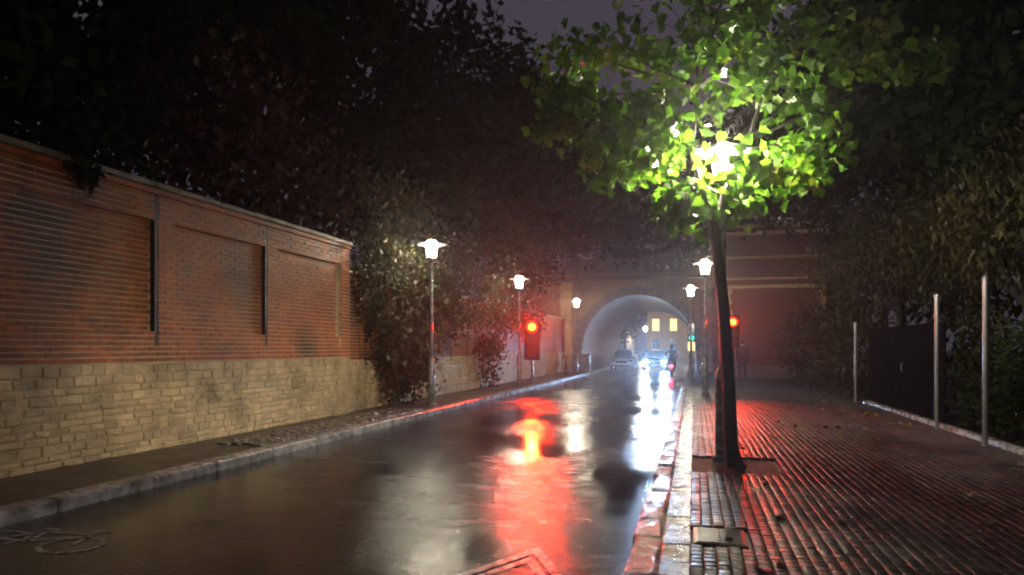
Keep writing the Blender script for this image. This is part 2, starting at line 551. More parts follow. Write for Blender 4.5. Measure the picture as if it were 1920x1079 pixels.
def make_tree(name, label, loc, trunk_h, r0, blobs, leafm, size, shape=DIAM, group=None, droop=0.0, spread=0.4, per=22, cat='tree'):
    t = thing(name, label, cat, loc, 0, group)
    mb = MB()
    limbs(mb, (0, 0, -.05), (0.1, 0, trunk_h), r0, blobs)
    mb.build('trunk', 'bark', t, True)
    br = MB()
    for (c, r, n) in blobs:
        c = Vector(c)
        st = Vector((0.1, 0, trunk_h * .92))
        m1 = st.lerp(c, .5) + Vector((random.uniform(-.3, .3), random.uniform(-.3, .3), .3))
        br.tube([st, m1, c], [r0 * .5, r0 * .32, r0 * .12], 6)
        for k in range(3):
            e = c + Vector((random.uniform(-.7, .7) * r[0], random.uniform(-.7, .7) * r[1], random.uniform(-.3, .7) * r[2]))
            br.tube([m1.lerp(c, .6), (m1.lerp(c, .6) + e) * .5 + Vector((0, 0, .15)), e], [r0 * .2, r0 * .13, r0 * .05], 5)
    br.build('branches', 'bark', t, True)
    link('crown', leaf_mesh('crown', blob_points(blobs, per, spread), size, shape, leafm, droop), t)
    return t

# ================================================================== SETTING
ROAD_L, ROAD_R = -5.95, -0.44
g = MB(); g.add([(-150, -60, -.06), (150, -60, -.06), (150, 240, -.06), (-150, 240, -.06)], [(0, 1, 2, 3)])
tag(g.build('ground', 'soil'), kind='structure')
g = MB(); g.add([(ROAD_L - .05, -25, 0), (ROAD_R + .05, -25, 0), (ROAD_R + .05, 180, 0), (ROAD_L - .05, 180, 0)], [(0, 1, 2, 3)])
road = tag(g.build('road', 'asphalt'), kind='structure')

# painted markings: a warning triangle and a bicycle, children of the road
def stroke(mb, pts, w, z=.004):
    for (a, b) in zip(pts[:-1], pts[1:]):
        a, b = Vector((*a, z)), Vector((*b, z))
        d = (b - a).normalized(); nrm = Vector((-d.y, d.x, 0)) * w / 2
        e = d * w * .0
        mb.add([a - nrm - e, b - nrm + e, b + nrm + e, a + nrm - e], [(0, 1, 2, 3)])

def band(mb, outer, inner, z=.004):
    n = len(outer)
    mb.add([(*p, z) for p in outer] + [(*p, z) for p in inner], [(i, (i + 1) % n, n + (i + 1) % n, n + i) for i in range(n)])

tri = MB()
ax, ay = -1.20, 5.33
def tri_pts(off, h=1.75, k=.50):
    return [(ax, ay - off), (ax - (h - off) * k, ay - h + off * .4), (ax + (h - off) * k, ay - h + off * .4)]
band(tri, tri_pts(0.0), tri_pts(.17))
band(tri, tri_pts(.27), tri_pts(.40))
tri.build('painted_triangle', 'paint', road)
bk = MB()
cx, cy_ = -4.86, 4.42
def ell(mx, my, rx, ry, w, n=26):
    o = [(mx + rx * math.cos(2 * math.pi * i / n), my + ry * math.sin(2 * math.pi * i / n)) for i in range(n)]
    i_ = [(mx + (rx - w) * math.cos(2 * math.pi * i / n), my + (ry - w) * math.sin(2 * math.pi * i / n)) for i in range(n)]
    band(bk, o, i_)
ell(cx, cy_, .27, .23, .05)
ell(cx - .78, cy_, .27, .23, .05)
stroke(bk, [(cx, cy_), (cx - .12, cy_ + .36)], .05)
stroke(bk, [(cx - .1, cy_ + .30), (cx - .56, cy_ + .26), (cx - .44, cy_), (cx - .12, cy_ + .22)], .05, .0045)
stroke(bk, [(cx - .56, cy_ + .26), (cx - .78, cy_), (cx - .44, cy_ - .01)], .05, .005)
stroke(bk, [(cx - .02, cy_ + .40), (cx - .2, cy_ + .38)], .06, .0055)
stroke(bk, [(cx - .48, cy_ + .34), (cx - .66, cy_ + .34)], .07, .0055)
bk.build('painted_bicycle', 'worn_paint', road)

# left pavement: footway sheet, kerb stones, a patch of cobbles
g = MB(); g.box(-7.75, ROAD_L - .27, -12, 41.98, -.05, .115)
pav_l = tag(g.build('pavement_left', 'footway'), kind='structure')
y = -6.0
while y < 60:
    L = random.uniform(1.05, 1.3)
    k = MB(); k.bbox(-.135, .135, -L / 2 + .006, L / 2 - .006, -.1, .128, .02)
    o = k.build('kerb_stone', 'kerb', pav_l, False, (ROAD_L - .135 + random.uniform(-.008, .008), y + L / 2, random.uniform(-.006, .004)))
    y += L
cob = []
for s in range(4):
    v, f = pillow(.132, .132, .05, .026, .010)
    me = MB(); me.add(v, f); cob.append(me.mesh('cobble', 'cobble', True))
for i in range(6):
    for j in range(45):
        if random.random() < .06: continue
        yy = 8.95 + j * .142 + (i % 2) * .07
        o = link('cobble', random.choice(cob), pav_l, (-6.33 - i * .142, yy, .10 + random.uniform(-.008, .008)))
        o.rotation_euler = (random.uniform(-.09, .09), random.uniform(-.09, .09), random.uniform(-.1, .1))

# right pavement: bedding, kerb stones, slab course, pavers
g = MB(); g.box(ROAD_R, 4.75, -10, 41.98, -.05, .082)
pav_r = tag(g.build('pavement_right', 'joint'), kind='structure')
y = -1.0
while y < 42:
    L = random.uniform(.5, .95)
    v, f = pillow(.21, L - .03, .215, .035, .018)
    k = MB(); k.add(v, f)
    o = k.build('kerb_stone', 'kerb_old', pav_r, False, (ROAD_R + .10 + random.uniform(-.02, .01), y + L / 2, -.1))
    o.rotation_euler = (random.uniform(-.01, .01), random.uniform(-.04, .04), 0)
    y += L
slabs = []
for s in range(3):
    v, f = pillow(.205, .43, .046, .008, .003)
    me = MB(); me.add(v, f); slabs.append(me.mesh('slab', 'slab'))
for j in range(80):
    link('slab', random.choice(slabs), pav_r, (-.125, 2.0 + j * .437, .077 + random.uniform(-.003, .003)))
PIT = (-.02, .98, 8.45, 9.65)
HATCH = (-.01, .40, 5.35, 5.83)
pav_meshes = []
for s in range(9):
    v, f = pillow(.087, .086, .045, .007, .003, random, .005)
    pav_meshes.append((v, f))
pm = []
for v, f in pav_meshes:
    b_ = MB(); b_.add(v, f); pm.append(b_.mesh('paver', 'paver', True))
spots = []
for i in range(51):
    for j in range(255):
        x, yy = .022 + i * .09, 3.2 + j * .09 + (i * .377 % 1) * .09
        if PIT[0] - .05 < x < PIT[1] + .05 and PIT[2] - .05 < yy < PIT[3] + .05: continue
        if HATCH[0] - .05 < x < HATCH[1] + .05 and HATCH[2] - .05 < yy < HATCH[3] + .05: continue
        u, d = x * .9664 + yy * .2571, -x * .2571 + yy * .9664
        inview = d > 0 and abs(u / d) < .76 and 1.5 / d < .345
        spots.append((not inview, d, x, yy))
spots.sort()
rest = MB()
for n_, (out_, d, x, yy) in enumerate(spots):
    z = .077 + random.uniform(-.0015, .0015)
    rx, ry = random.gauss(0, .012), random.gauss(0, .015)
    s = random.randrange(9)
    yy += random.uniform(-.002, .002)
    if n_ < 300:
        o = link('paver', pm[s], pav_r, (x, yy, z))
        o.rotation_euler = (rx, ry, random.uniform(-.02, .02))
    else:
        v, f = pav_meshes[s]
        rest.add([(x + a, yy + b2, z + c + a * -ry + b2 * rx) for a, b2, c in v], f)
tag(rest.build('pavers', 'paver', pav_r, True), kind='stuff')
g = MB(); g.box(PIT[0], PIT[1], PIT[2], PIT[3], .03, .095)
g.build('tree_pit_soil', 'soil', pav_r)

hatch = thing('access_cover', 'dark iron access cover set in the pavement beside the right kerb', 'cover', (HATCH[0] + .205, HATCH[2] + .24, .083))
g = MB(); g.bbox(-.2, .2, -.235, .235, -.02, .036, .006); g.build('frame', 'iron', hatch)
g = MB()
for i in range(2):
    g.bbox(-.18 + i * .182, -.002 + i * .182, -.215, .215, .0, .043, .004)
g.build('lid', 'iron', hatch)
g = MB()
for i in range(7):
    g.bbox(-.165, .165, -.19 + i * .058, -.165 + i * .058, .04, .047, .002)
g.build('tread_ribs', 'iron', hatch)

# ================================================================== NEAR BRICK WALL (left)
WX = -7.6
Z_ST, Z_LEDGE, Z_FR, Z_TOP = 1.38, 1.83, 3.46, 3.92
Y0, Y1 = 2.6, 14.15
wall = thing('brick_wall', 'red brick garden wall with recessed panels on a pale rubble stone base', 'wall', (WX, Y0, 0))
PIL = [(3.0, 3.32), (5.67, 5.99), (8.37, 8.69), (11.03, 11.37), (13.75, Y1)]   # proud piers
SLOT = .075
core = MB()
REC = .075
core.box(-.5, -.03, 0, Y1 - Y0, -.1, Z_ST)                                     # behind rubble
joint = MB()
core.box(-.5, -.012, 0, Y1 - Y0, Z_ST, Z_LEDGE)
core.box(-.5, -.012, 0, Y1 - Y0, Z_FR, Z_TOP)
core.box(-.5, -.012 - REC, 0, Y1 - Y0, Z_LEDGE, Z_FR)
for a, b in PIL:
    core.box(-.4, -.012, a - Y0, b - Y0, Z_LEDGE, Z_FR)
core.build('mortar_core', 'mortar', wall)
g = MB(); g.box(-.48, .001, .001, Y1 - Y0 - .001, -.1, Z_ST - .004)
g.build('rubble_bedding', 'rubble_joint', wall)

BL, BH, PITCHZ = .246, .060, .0765
bricks = []
for z_i in range(int((Z_TOP - Z_ST) / PITCHZ)):
    z = Z_ST + .008 + PITCHZ * (z_i + .5)
    panel = Z_LEDGE < z < Z_FR
    segs = []
    if panel:
        edges = [Y0]
        for a, b in PIL:
            segs.append((a, b, 0.0))
        prev = Y0
        for a, b in PIL:
            if a - prev > .1:
                segs.append((prev, a - SLOT, -REC))
            prev = b
    else:
        cut = [Y0] + [a for a, b in PIL]
        cut.append(Y1)
        for a, b in zip(cut[:-1], cut[1:]):
            e = b - (SLOT if (b != Y1 and z > 1.62) else .0)
            segs.append((a, e, 0.0))
    for a, b, off in segs:
        yy = a - (z_i % 2) * .125
        while yy < b - .03:
            s, e = max(yy, a), min(yy + BL, b)
            if e - s > .05:
                bricks.append(((s + e) / 2, z, e - s, off))
            yy += .252
def depth(yy, x):
    return -x * .2571 + yy * .9664
bricks.sort(key=lambda q: (abs((WX * .9664 + q[0] * .2571) / depth(q[0], WX)) > .752, depth(q[0], WX) + abs(q[1] - 2.0) * .4))
bm_full = []
for s in range(4):
    v, f = pillow(BL, BH, .03, .005, .003)
    b_ = MB(); b_.add(to_wall(v), f); bm_full.append(b_.mesh('brick', 'brick'))
rest = MB(); n_ = 0
for (yc, z, L, off) in bricks:
    x = -.035 + off + random.uniform(-.003, .003)
    if n_ < 300:
        if abs(L - BL) < .004:
            me = random.choice(bm_full)
        else:
            v, f = pillow(L, BH, .03, .005, .002)
            b_ = MB(); b_.add(to_wall(v), f); me = b_.mesh('brick', 'brick')
        link('brick', me, wall, (x, yc - Y0, z)); n_ += 1
    else:
        v, f = pillow(L, BH, .03, .005, .002)
        rest.add([(x + p, yc - Y0 + q, z + r) for p, q, r in to_wall(v)], f)
tag(rest.build('bricks', 'brick', wall), kind='stuff')

def rubble(parent, x, ya, yb, za, zb, cap, oy, seed):
    rnd = random.Random(seed)
    z, cells, rest_ = za, [], MB()
    while z < zb - .05:
        h = rnd.uniform(.075, .14)
        if zb - z - h < .07: h = zb - z
        yy = ya - rnd.uniform(0, .1)
        while yy < yb:
            L = rnd.uniform(.14, .40)
            s, e = max(yy, ya), min(yy + L, yb)
            if e - s > .06 and rnd.random() > .012:
                v, f = pillow(e - s - .010, h * rnd.uniform(.9, 1.0) - .008, rnd.uniform(.046, .062), .014, .013, rnd)
                cells.append(((s + e) / 2, z + h / 2, v, f, rnd.gauss(0, .02)))
            yy += L
        z += h
    cells.sort(key=lambda q: q[0])
    for n_, (yc, zc, v, f, a) in enumerate(cells):
        c = (x - .04, yc - oy, zc)
        if n_ < cap:
            b_ = MB(); b_.add(to_wall(v), f)
            o = b_.build('stone', 'rubble', parent, False, c)
            o.rotation_euler = (a, 0, 0)
        else:
            rest_.add([(c[0] + p, c[1] + q, c[2] + r) for p, q, r in to_wall(v)], f)
    return rest_
# order: build the stretch seen largest as single stones, the remainder as one part
r1 = rubble(wall, 0, 5.9, Y1, .10, Z_ST - .005, 300, Y0, 3)
r2 = rubble(wall, 0, Y0, 5.9, .10, Z_ST - .005, 0, Y0, 4)
r1.add(r2.v, r2.f)
tag(r1.build('rubble_stones', 'rubble', wall), kind='stuff')
for a, b in PIL[1:4]:                                            # dark filler strips in the joints beside the piers
    g = MB(); g.box(-.3, -.010, a - SLOT - Y0 + .002, a - Y0 - .002, 1.62, Z_TOP - .087); g.build('joint_filler', 'bark', wall)
y = Y0
while y < Y1 - .1:
    L = min(random.uniform(.75, 1.0), Y1 - y)
    c = MB(); c.bbox(-.56, .075, .004, L - .004, Z_TOP + .002, Z_TOP + .085, .012)
    c.build('coping_stone', 'coping', wall, False, (random.uniform(-.006, .006), y - Y0, random.uniform(-.004, .004)))
    y += L
c = MB(); c.bbox(-.5, .035, .002, Y1 - Y0 - .002, Z_TOP - .085, Z_TOP, .008)
c.build('string_course', 'brick', wall)

# ================================================================== FAR BRICK WALL, under creeper
wall2 = thing('brick_wall', 'farther brick wall half hidden under hanging creeper, left of the road', 'wall', (-7.72, 14.2, 0))
g = MB(); g.box(-.4, -.012, 0, 27.6, -.1, 3.3); g.build('mortar_core', 'mortar', wall2)
rest = MB()
for z_i in range(int((3.3 - 1.3) / PITCHZ)):
    z = 1.31 + PITCHZ * (z_i + .5)
    yy = -(z_i % 2) * .125
    while yy < 27.5:
        s, e = max(yy, 0), min(yy + BL, 27.6)
        if e - s > .05:
            v, f = pillow(e - s, BH, .03, .005)
            rest.add([(-.022 + p, (s + e) / 2 + q, z + r) for p, q, r in to_wall(v)], f)
        yy += .252
tag(rest.build('bricks', 'brick', wall2), kind='stuff')
r1 = rubble(wall2, 0.012, 14.2, 22.0, .10, 1.3, 170, 14.2, 8)
r2 = rubble(wall2, 0.012, 22.0, 41.7, .10, 1.3, 0, 14.2, 9)
r1.add(r2.v, r2.f)
tag(r1.build('rubble_stones', 'rubble', wall2), kind='stuff')
y = 0.0
while y < 27.5:
    c = MB(); c.bbox(-.46, .07, .004, .98, 3.302, 3.38, .012)
    c.build('coping_stone', 'coping', wall2, False, (random.uniform(-.006, .006), y, 0))
    y += .984

# ================================================================== BRIDGE with road tunnel
BY0, BY1 = 42.0, 62.0
ACX, AR, ASP = -3.28, 3.42, 1.40
bridge = thing('stone_bridge', 'arched masonry bridge spanning the road, its tunnel lit by headlights', 'bridge', (ACX, BY0, 0))
NSEG = 28
arc = [(AR * math.cos(math.pi * i / NSEG), ASP + AR * math.sin(math.pi * i / NSEG)) for i in range(NSEG + 1)]
def face(mb, y, top, xl, xr, flip):
    path = [(AR, -.05)] + arc + [(-AR, -.05)]
    for (a, b) in zip(path[:-1], path[1:]):
        if abs(a[0] - b[0]) < 1e-6: continue
        q = [(a[0], y, a[1]), (b[0], y, b[1]), (b[0], y, top), (a[0], y, top)]
        mb.add(q, [(0, 1, 2, 3) if not flip else (3, 2, 1, 0)])
    for (x0, x1) in ((xl, -AR), (AR, xr)):
        q = [(x0, y, -.05), (x1, y, -.05), (x1, y, top), (x0, y, top)]
        mb.add(q, [(0, 1, 2, 3) if not flip else (3, 2, 1, 0)])
g = MB(); face(g, 0.0, 6.1, -7.5, 11.5, False)
left = MB(); right = MB()
for f in g.f:
    q = [g.v[i] for i in f]
    (left if sum(p[0] for p in q) / 4 < -1.2 else right).add(q, [(0, 1, 2, 3)])
left.build('abutment_wall', 'bridge_stone', bridge); right.build('spandrel_wall', 'bridge_stone', bridge)
g = MB(); face(g, BY1 - BY0, 6.1, -7.5, 11.5, True); g.build('rear_wall', 'dark_stone', bridge)
g = MB()
path = [(AR, -.05)] + arc + [(-AR, -.05)]
for (a, b) in zip(path[:-1], path[1:]):
    g.add([(a[0], 0, a[1]), (b[0], 0, b[1]), (b[0], BY1 - BY0, b[1]), (a[0], BY1 - BY0, a[1])], [(3, 2, 1, 0)])
g.build('tunnel_vault', 'vault', bridge, True)
g = MB(); g.box(-7.5, 11.5, 0.002, BY1 - BY0 - .002, 6.0, 6.12); g.build('deck', 'dark_stone', bridge)
g = MB(); g.box(-7.5, -7.3, 0.002, BY1 - BY0 - .002, -.05, 6.0); g.build('side_wall', 'dark_stone', bridge)
g = MB(); g.box(11.3, 11.5, .002, BY1 - BY0 - .002, -.05, 6.0); g.build('side_wall', 'dark_stone', bridge)
NV = 25
for i in range(NV):                                              # arch ring
    a0, a1 = math.pi * i / NV + .006, math.pi * (i + 1) / NV - .006
    r0, r1_ = AR - .03, AR + (.42 if i % 2 else .5)
    v = []
    for yy in (-.1, .3):
        for (r, a) in ((r0, a0), (r1_, a0), (r1_, a1), (r0, a1)):
            v.append((r * math.cos(a), yy, ASP + r * math.sin(a)))
    k = MB(); k.add(v, [(0, 1, 2, 3), (7, 6, 5, 4), (0, 4, 5, 1), (1, 5, 6, 2), (2, 6, 7, 3), (3, 7, 4, 0)])
    k.build('voussoir', 'dark_stone', bridge)
for side, px in (('l', -AR - .95), ('r', AR + .55)):             # piers of stacked blocks
    for i in range(11):
        w = .34 if i % 2 else .40
        k = MB(); k.bbox(-w, w, -.28, .1, 0.12 + i * .5, .12 + i * .5 + .485, .02)
        k.build('pier_block', 'sandstone' if side == 'l' else 'bridge_stone', bridge, False, (px, 0, 0))
g = MB(); g.bbox(-7.5, 11.5, -.22, .2, 5.72, 5.95, .04); g.build('cornice', 'dark_stone', bridge)
for i in range(19):                                              # parapet of open panels
    x0 = -7.5 + i * 1.0
    k = MB()
    k.box(x0 + .02, x0 + .98, -.14, .1, 6.122, 6.34)
    k.box(x0 + .02, x0 + .98, -.16, .12, 6.86, 7.04)
    for j in range(3):
        k.box(x0 + .02 + j * .40, x0 + .18 + j * .40, -.1, .06, 6.34, 6.86)
    k.build('parapet_panel', 'dark_stone', bridge)

# right-hand wing of the bridge: brick stair tower with stone bands
tower = thing('brick_tower', 'red brick stair tower with pale stone bands right of the bridge arch', 'building', (3.9, 36.2, 0))
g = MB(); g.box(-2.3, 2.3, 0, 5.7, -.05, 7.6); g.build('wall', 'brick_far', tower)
for z, p, h in ((4.55, .16, .17), (5.0, .08, .1), (6.05, .10, .13), (7.25, .14, .16), (7.6, .22, .2)):
    g = MB(); g.bbox(-2.3 - p, 2.3 + p, -p, 5.6, z, z + h, .02); g.build('stone_band', 'sandstone', tower)
g = MB(); g.bbox(-2.36, 2.36, -.06, 5.6, -.02, .7, .02); g.build('plinth', 'dark_stone', tower)
for i in range(15):
    w = .22 if i % 2 else .3
    for sx in (-1, 1):
        k = MB(); k.bbox(min(sx * 2.33, sx * (2.33 - w)), max(sx * 2.33, sx * (2.33 - w)), -.035, .3, .72 + i * .255, .72 + i * .255 + .245, .012)
        k.build('quoin', 'sandstone', tower)

# ================================================================== STREET LAMPS
def make_lamp(h=4.0, weak=False):
    t = thing('street_lamp', 'street lamp', 'street lamp')
    g = MB(); g.lathe([(.13, 0), (.13, .06), (.095, .10), (.09, 1.15), (.075, 1.2), (.055, 1.24)], 16); g.build('base_sleeve', 'grey_metal', t, True)
    g = MB(); g.bbox(-.045, .045, -.105, -.08, .55, .95, .006); g.build('service_door', 'galv', t)
    g = MB(); g.lathe([(.045, 1.2), (.038, h - .36)], 14); g.build('pole', 'grey_metal', t, True)
    g = MB(); g.lathe([(.04, h - .37), (.06, h - .33), (.11, h - .27), (.125, h - .245), (.125, h - .235)], 18); g.build('lantern_seat', 'iron', t, True)
    ln = MB(); ln.lathe([(.105, h - .232), (.125, h - .05), (.133, h + .012)], 18); gl = ln.build('lantern_glass', 'weak_glow' if weak else 'lamp_glow', t, True)
    ln = MB(); ln.lathe([(.134, h + .013), (.141, h + .075)], 18); ln.build('burner', 'weak_burner' if weak else 'lamp_burner', t, True)
    b = MB()
    for k in range(4):
        a = math.pi / 4 + k * math.pi / 2
        b.tube([(.118 * math.cos(a), .118 * math.sin(a), h - .24), (.152 * math.cos(a), .152 * math.sin(a), h + .085)], .006, 5)
    b.build('lantern_bars', 'iron', t)
    c = MB(); c.lathe([(.0, h + .083), (.365, h + .088), (.372, h + .098), (.36, h + .108), (.16, h + .128), (.15, h + .135)], 28); c.build('cap_disc', 'grey_metal', t, True)
    c = MB(); c.lathe([(.13, h + .136), (.125, h + .16), (.09, h + .19), (.03, h + .206), (.0, h + .208)], 18); c.build('cap_dome', 'weak_glow' if weak else 'lamp_glow', t, True)
    c = MB(); c.lathe([(.026, h + .207), (.016, h + .24), (.0, h + .245)], 10); c.build('finial', 'iron', t, True)
    return t
lamp0 = make_lamp()
lamp1 = make_lamp(4.0, True)                                   # older, weaker burners along the rest of the road
lamps = [
    (.37, 9.45, .10, 'street lamp shining inside the maple crown on the right pavement'),
    (.34, 21.9, .10, 'nearer of two street lamps left of the leaning maple trunk'),
    (-.12, 30.9, .10, 'farther street lamp left of the maple trunk, before the bridge'),
    (-6.42, 16.2, .115, 'tallest-looking street lamp on the left pavement, against the creeper'),
    (-6.42, 25.2, .115, 'street lamp standing right beside the red signal on the left'),
    (-6.35, 37.9, .115, 'street lamp lighting the pale bridge wall left of the arch'),
    (-4.9 - 1.3, 92.0, .1, 'tiny street lamp seen through the tunnel'),
    (.35, -3.0, .10, 'street lamp on the right pavement behind the viewer'),
    (.35, 73.0, .10, 'added street lamp beyond the tunnel, hidden by the arch edge'),  # added lamp, kept behind the arch edge, to light the far house fronts
]
for i, (x, yy, z, lb) in enumerate(lamps):
    o = (lamp0, lamp1)[i] if i < 2 else copy_tree(lamp0 if i in (6, 8) else lamp1)
    o.location = (x, yy, z)
    o.rotation_euler = (0, 0, random.uniform(0, 6))
    o['label'] = lb
    o['group'] = 'street lamps along the road'
    if i == 3:
        g = MB(); g.lathe([(.047, 1.93), (.047, 2.08)], 14); g.build('red_band', 'red_band', o, True)

def beam(name, parent, loc, color, energy, cone, tilt=0.0, size=.08):
    """the bundled light of a signal or headlamp, leaving along the thing's local -Y"""
    l = bpy.data.lights.new(name, 'SPOT')
    l.color = color; l.energy = energy; l.spot_size = R(cone); l.spot_blend = .9; l.shadow_soft_size = size
    o = bpy.data.objects.new(name, l); COL.objects.link(o); o.parent = parent
    o.location = loc; o.rotation_euler = (R(90 - tilt), 0, R(180))
    return o

# ================================================================== TRAFFIC SIGNALS
def make_signal(name, label, loc, z_top, lit, rz=0.0, r=.105, power=1.0):
    t = thing(name, label, 'traffic light', loc, rz, 'traffic signals')
    g = MB(); g.lathe([(.11, 0), (.11, .03), (.055, .05), (.05, z_top + .3)], 14); g.build('pole', 'grey_metal', t, True)
    p = 2.15 * r
    g = MB(); g.bbox(-1.35 * r, 1.35 * r, -.17, -.06, z_top - 2 * p - 1.4 * r, z_top + 1.4 * r, .025); g.build('housing', 'gate', t)
    for i, nm in enumerate(('red_lens', 'amber_lens', 'green_lens')):
        z = z_top - i * p
        mt = 'lens_off'
        if i == 0 and lit == 'red':
            mt = 'red_light'
            beam('signal_beam', t, (0, -.172 - .06, z), (1.0, .018, .003), RED_BEAM * power, 50, 3, r * .6)
        if i == 2 and lit == 'green': mt = 'green_light'
        g = MB(); g.disc((0, -.172, z), r, 'y', 22, .02, -1); lo = g.build(nm, mt, t)
        if mt == 'red_light':
            g = MB(); g.disc((0, -.193, z), r * .62, 'y', 18, .012, -1); g.build('glow_core', 'red_core', lo)
        vz = MB()
        n = 12
        pts, fs = [], []
        for k in range(n + 1):
            a = math.pi * (k / n) * 1.1 - math.pi * .05
            for (rr, yy) in ((r * 1.12, -.17), (r * 1.12, -.17 - r * 1.1), (r * 1.2, -.17 - r * 1.1), (r * 1.2, -.17)):
                pts.append((rr * math.cos(a), yy, z + rr * math.sin(a)))
        for k in range(n):
            for j in range(4):
                fs.append((k * 4 + j, k * 4 + (j + 1) % 4, (k + 1) * 4 + (j + 1) % 4, (k + 1) * 4 + j))
        vz.add(pts, fs); vz.build('visor', 'gate', t)
    for zz in (z_top - 2 * p, z_top):
        g = MB(); g.box(-.03, .03, -.065, -.04, zz - .03, zz + .03); g.build('bracket', 'iron', t)
    return t
make_signal('traffic_signal', 'red traffic light glaring on the left pavement before the bridge', (-6.2, 26.4, .115), 2.3, 'red', R(12), .23)
make_signal('traffic_signal', 'red traffic light mostly hidden behind the maple trunk', (1.33, 25.4, .12), 2.38, 'red', R(2), .16, .2)
make_signal('traffic_signal', 'small signal showing green at the right edge of the tunnel mouth', (-.12, 41.3, .1), 2.75, 'green', R(0), .16)

# ================================================================== CARS
def make_car(label, loc, rz, paint, lights, group=None):
    """car pointing to local -Y (its front faces -Y), 4.2 m long"""
    t = thing('car', label, 'car', loc, rz, group)
    W = .88
    # stations along y: (y, z_bottom, z_belt, half width)
    st = [(-2.1, .34, .62, .66), (-2.0, .26, .74, .78), (-1.6, .22, .84, .86), (-.9, .2, .93, W), (0, .2, .96, W), (1.1, .2, .98, W), (1.8, .24, .98, .86), (2.05, .3, .95, .78), (2.12, .38, .7, .68)]
    g = MB(); v, f = [], []
    for (yy, zb, zt, hw) in st:
        zm = zb + (zt - zb) * .55
        prof = [(-hw * .93, zb), (-hw, zb + .12), (-hw * 1.0, zm), (-hw * .94, zt - .03), (-hw * .8, zt), (0, zt + .025),
                (hw * .8, zt), (hw * .94, zt - .03), (hw, zm), (hw, zb + .12), (hw * .93, zb), (0, zb - .02)]
        v += [(x, yy, z) for x, z in prof]
    n = 12
    for i in range(len(st) - 1):
        for k in range(n):
            f.append((i * n + k, i * n + (k + 1) % n, (i + 1) * n + (k + 1) % n, (i + 1) * n + k))
    f.append(tuple(range(n))[::-1]); f.append(tuple((len(st) - 1) * n + k for k in range(n)))
    g.add(v, f); g.build('body', paint, t, True)
    # cabin
    g = MB()
    cab = [(-.92, .92, .74), (-.25, 1.42, .60), (.9, 1.46, .60), (1.65, .97, .72)]
    v, f = [], []
    for (yy, z, hw) in cab:
        v += [(-hw, yy, z), (hw, yy, z)]
    base = [(-.92, .9, .76), (1.65, .94, .76)]
    v += [(-.78, -.25, .93), (.78, -.25, .93), (-.78, .9, .95), (.78, .9, .95)]
    f = [(2, 3, 5, 4), (0, 1, 3, 2), (4, 5, 7, 6), (0, 2, 8), (1, 9, 3), (2, 4, 10, 8), (3, 9, 11, 5), (4, 6, 10), (5, 11, 7)]
    g.add(v, f); g.build('cabin', paint, t)
    g = MB()
    def quad(a, b, c, d): g.add([a, b, c, d], [(0, 1, 2, 3)])
    quad((-.68, -.90, .965), (.68, -.90, .965), (.55, -.30, 1.395), (-.55, -.30, 1.395)); g.build('windscreen', 'glass', t)
    g = MB(); quad((.66, 1.60, 1.02), (-.66, 1.60, 1.02), (-.54, .96, 1.43), (.54, .96, 1.43)); g.build('rear_window', 'glass', t)
    for s in (-1, 1):
        g = MB()
        g.add([(s * .765, -.55, 1.0), (s * .745, .3, 1.02), (s * .62, .3, 1.40), (s * .63, -.2, 1.385)], [(0, 1, 2, 3)])
        g.add([(s * .745, .36, 1.02), (s * .745, 1.2, 1.04), (s * .63, .95, 1.41), (s * .62, .36, 1.40)], [(0, 1, 2, 3)])
        g.build('side_window', 'glass', t)
        g = MB(); g.bbox(min(s * .84, s * 1.02), max(s * .84, s * 1.02), -.72, -.6, .95, 1.09, .025); g.build('mirror', paint, t)
        for yy in (-1.32, 1.3):
            wg = MB(); wg.ring((s * .78, yy, .31), .235, .085, 'x', 24, 8); wo = wg.build('wheel', 'rubber', t, True)
            rg = MB(); rg.disc((s * .80, yy, .31), .2, 'x', 18, .05, s); rg.build('rim', 'chrome', wo)
        hl = MB(); hl.bbox(min(s * .46, s * .74), max(s * .46, s * .74), -2.085, -1.9, .56, .70, .03); hh = hl.build('headlight', 'glass' if not lights else 'chrome', t)
        lens = MB(); lens.disc((s * .61, -2.092, .63), .075, 'y', 18, .02, -1); lens.build('lens', 'headlight' if lights else 'chrome', hh)
        if lights: beam('headlight_beam', t, (s * .61, -2.13, .63), (.34, .60, 1.0), HEAD_BEAM, 50, 1.5, .05)
        tl = MB(); tl.bbox(min(s * .5, s * .74), max(s * .5, s * .74), 1.98, 2.12, .72, .84, .02); tl.build('tail_lamp', 'red_band', t)
    g = MB(); g.bbox(-.4, .4, -2.125, -2.0, .5, .62, .02); g.build('grille', 'iron', t)
    g = MB(); g.bbox(-.26, .26, -2.14, -2.12, .36, .46, .004); g.build('number_plate', 'plate', t)
    g = MB(); g.bbox(-.7, .7, -2.135, -1.95, .24, .34, .03); g.build('bumper', 'iron', t)
    return t
make_car('oncoming dark car with dazzling white headlights at the tunnel mouth', (-2.62, 49.6, 0), R(2), 'car_dark', True)
make_car('white parked car with lights off inside the tunnel by the left kerb', (-5.0, 51.5, 0), R(0), 'car_white', False)

# ================================================================== PEOPLE
def skin_body(name, joints, bones, mat, parent):
    me = bpy.data.meshes.new(name)
    keys = list(joints)
    me.from_pydata([joints[k][0] for k in keys], [(keys.index(a), keys.index(b)) for a, b in bones], [])
    o = link(name, me, parent)
    o.modifiers.new('skin', 'SKIN').use_smooth_shade = True
    for i, k in enumerate(keys):
        r = joints[k][1]
        me.skin_vertices[0].data[i].radius = (r, r) if isinstance(r, (int, float)) else r
        me.skin_vertices[0].data[i].use_root = (k == 'pelvis')
    ss = o.modifiers.new('sub', 'SUBSURF'); ss.levels = 1; ss.render_levels = 2
    me.materials.append(M[mat])
    return o

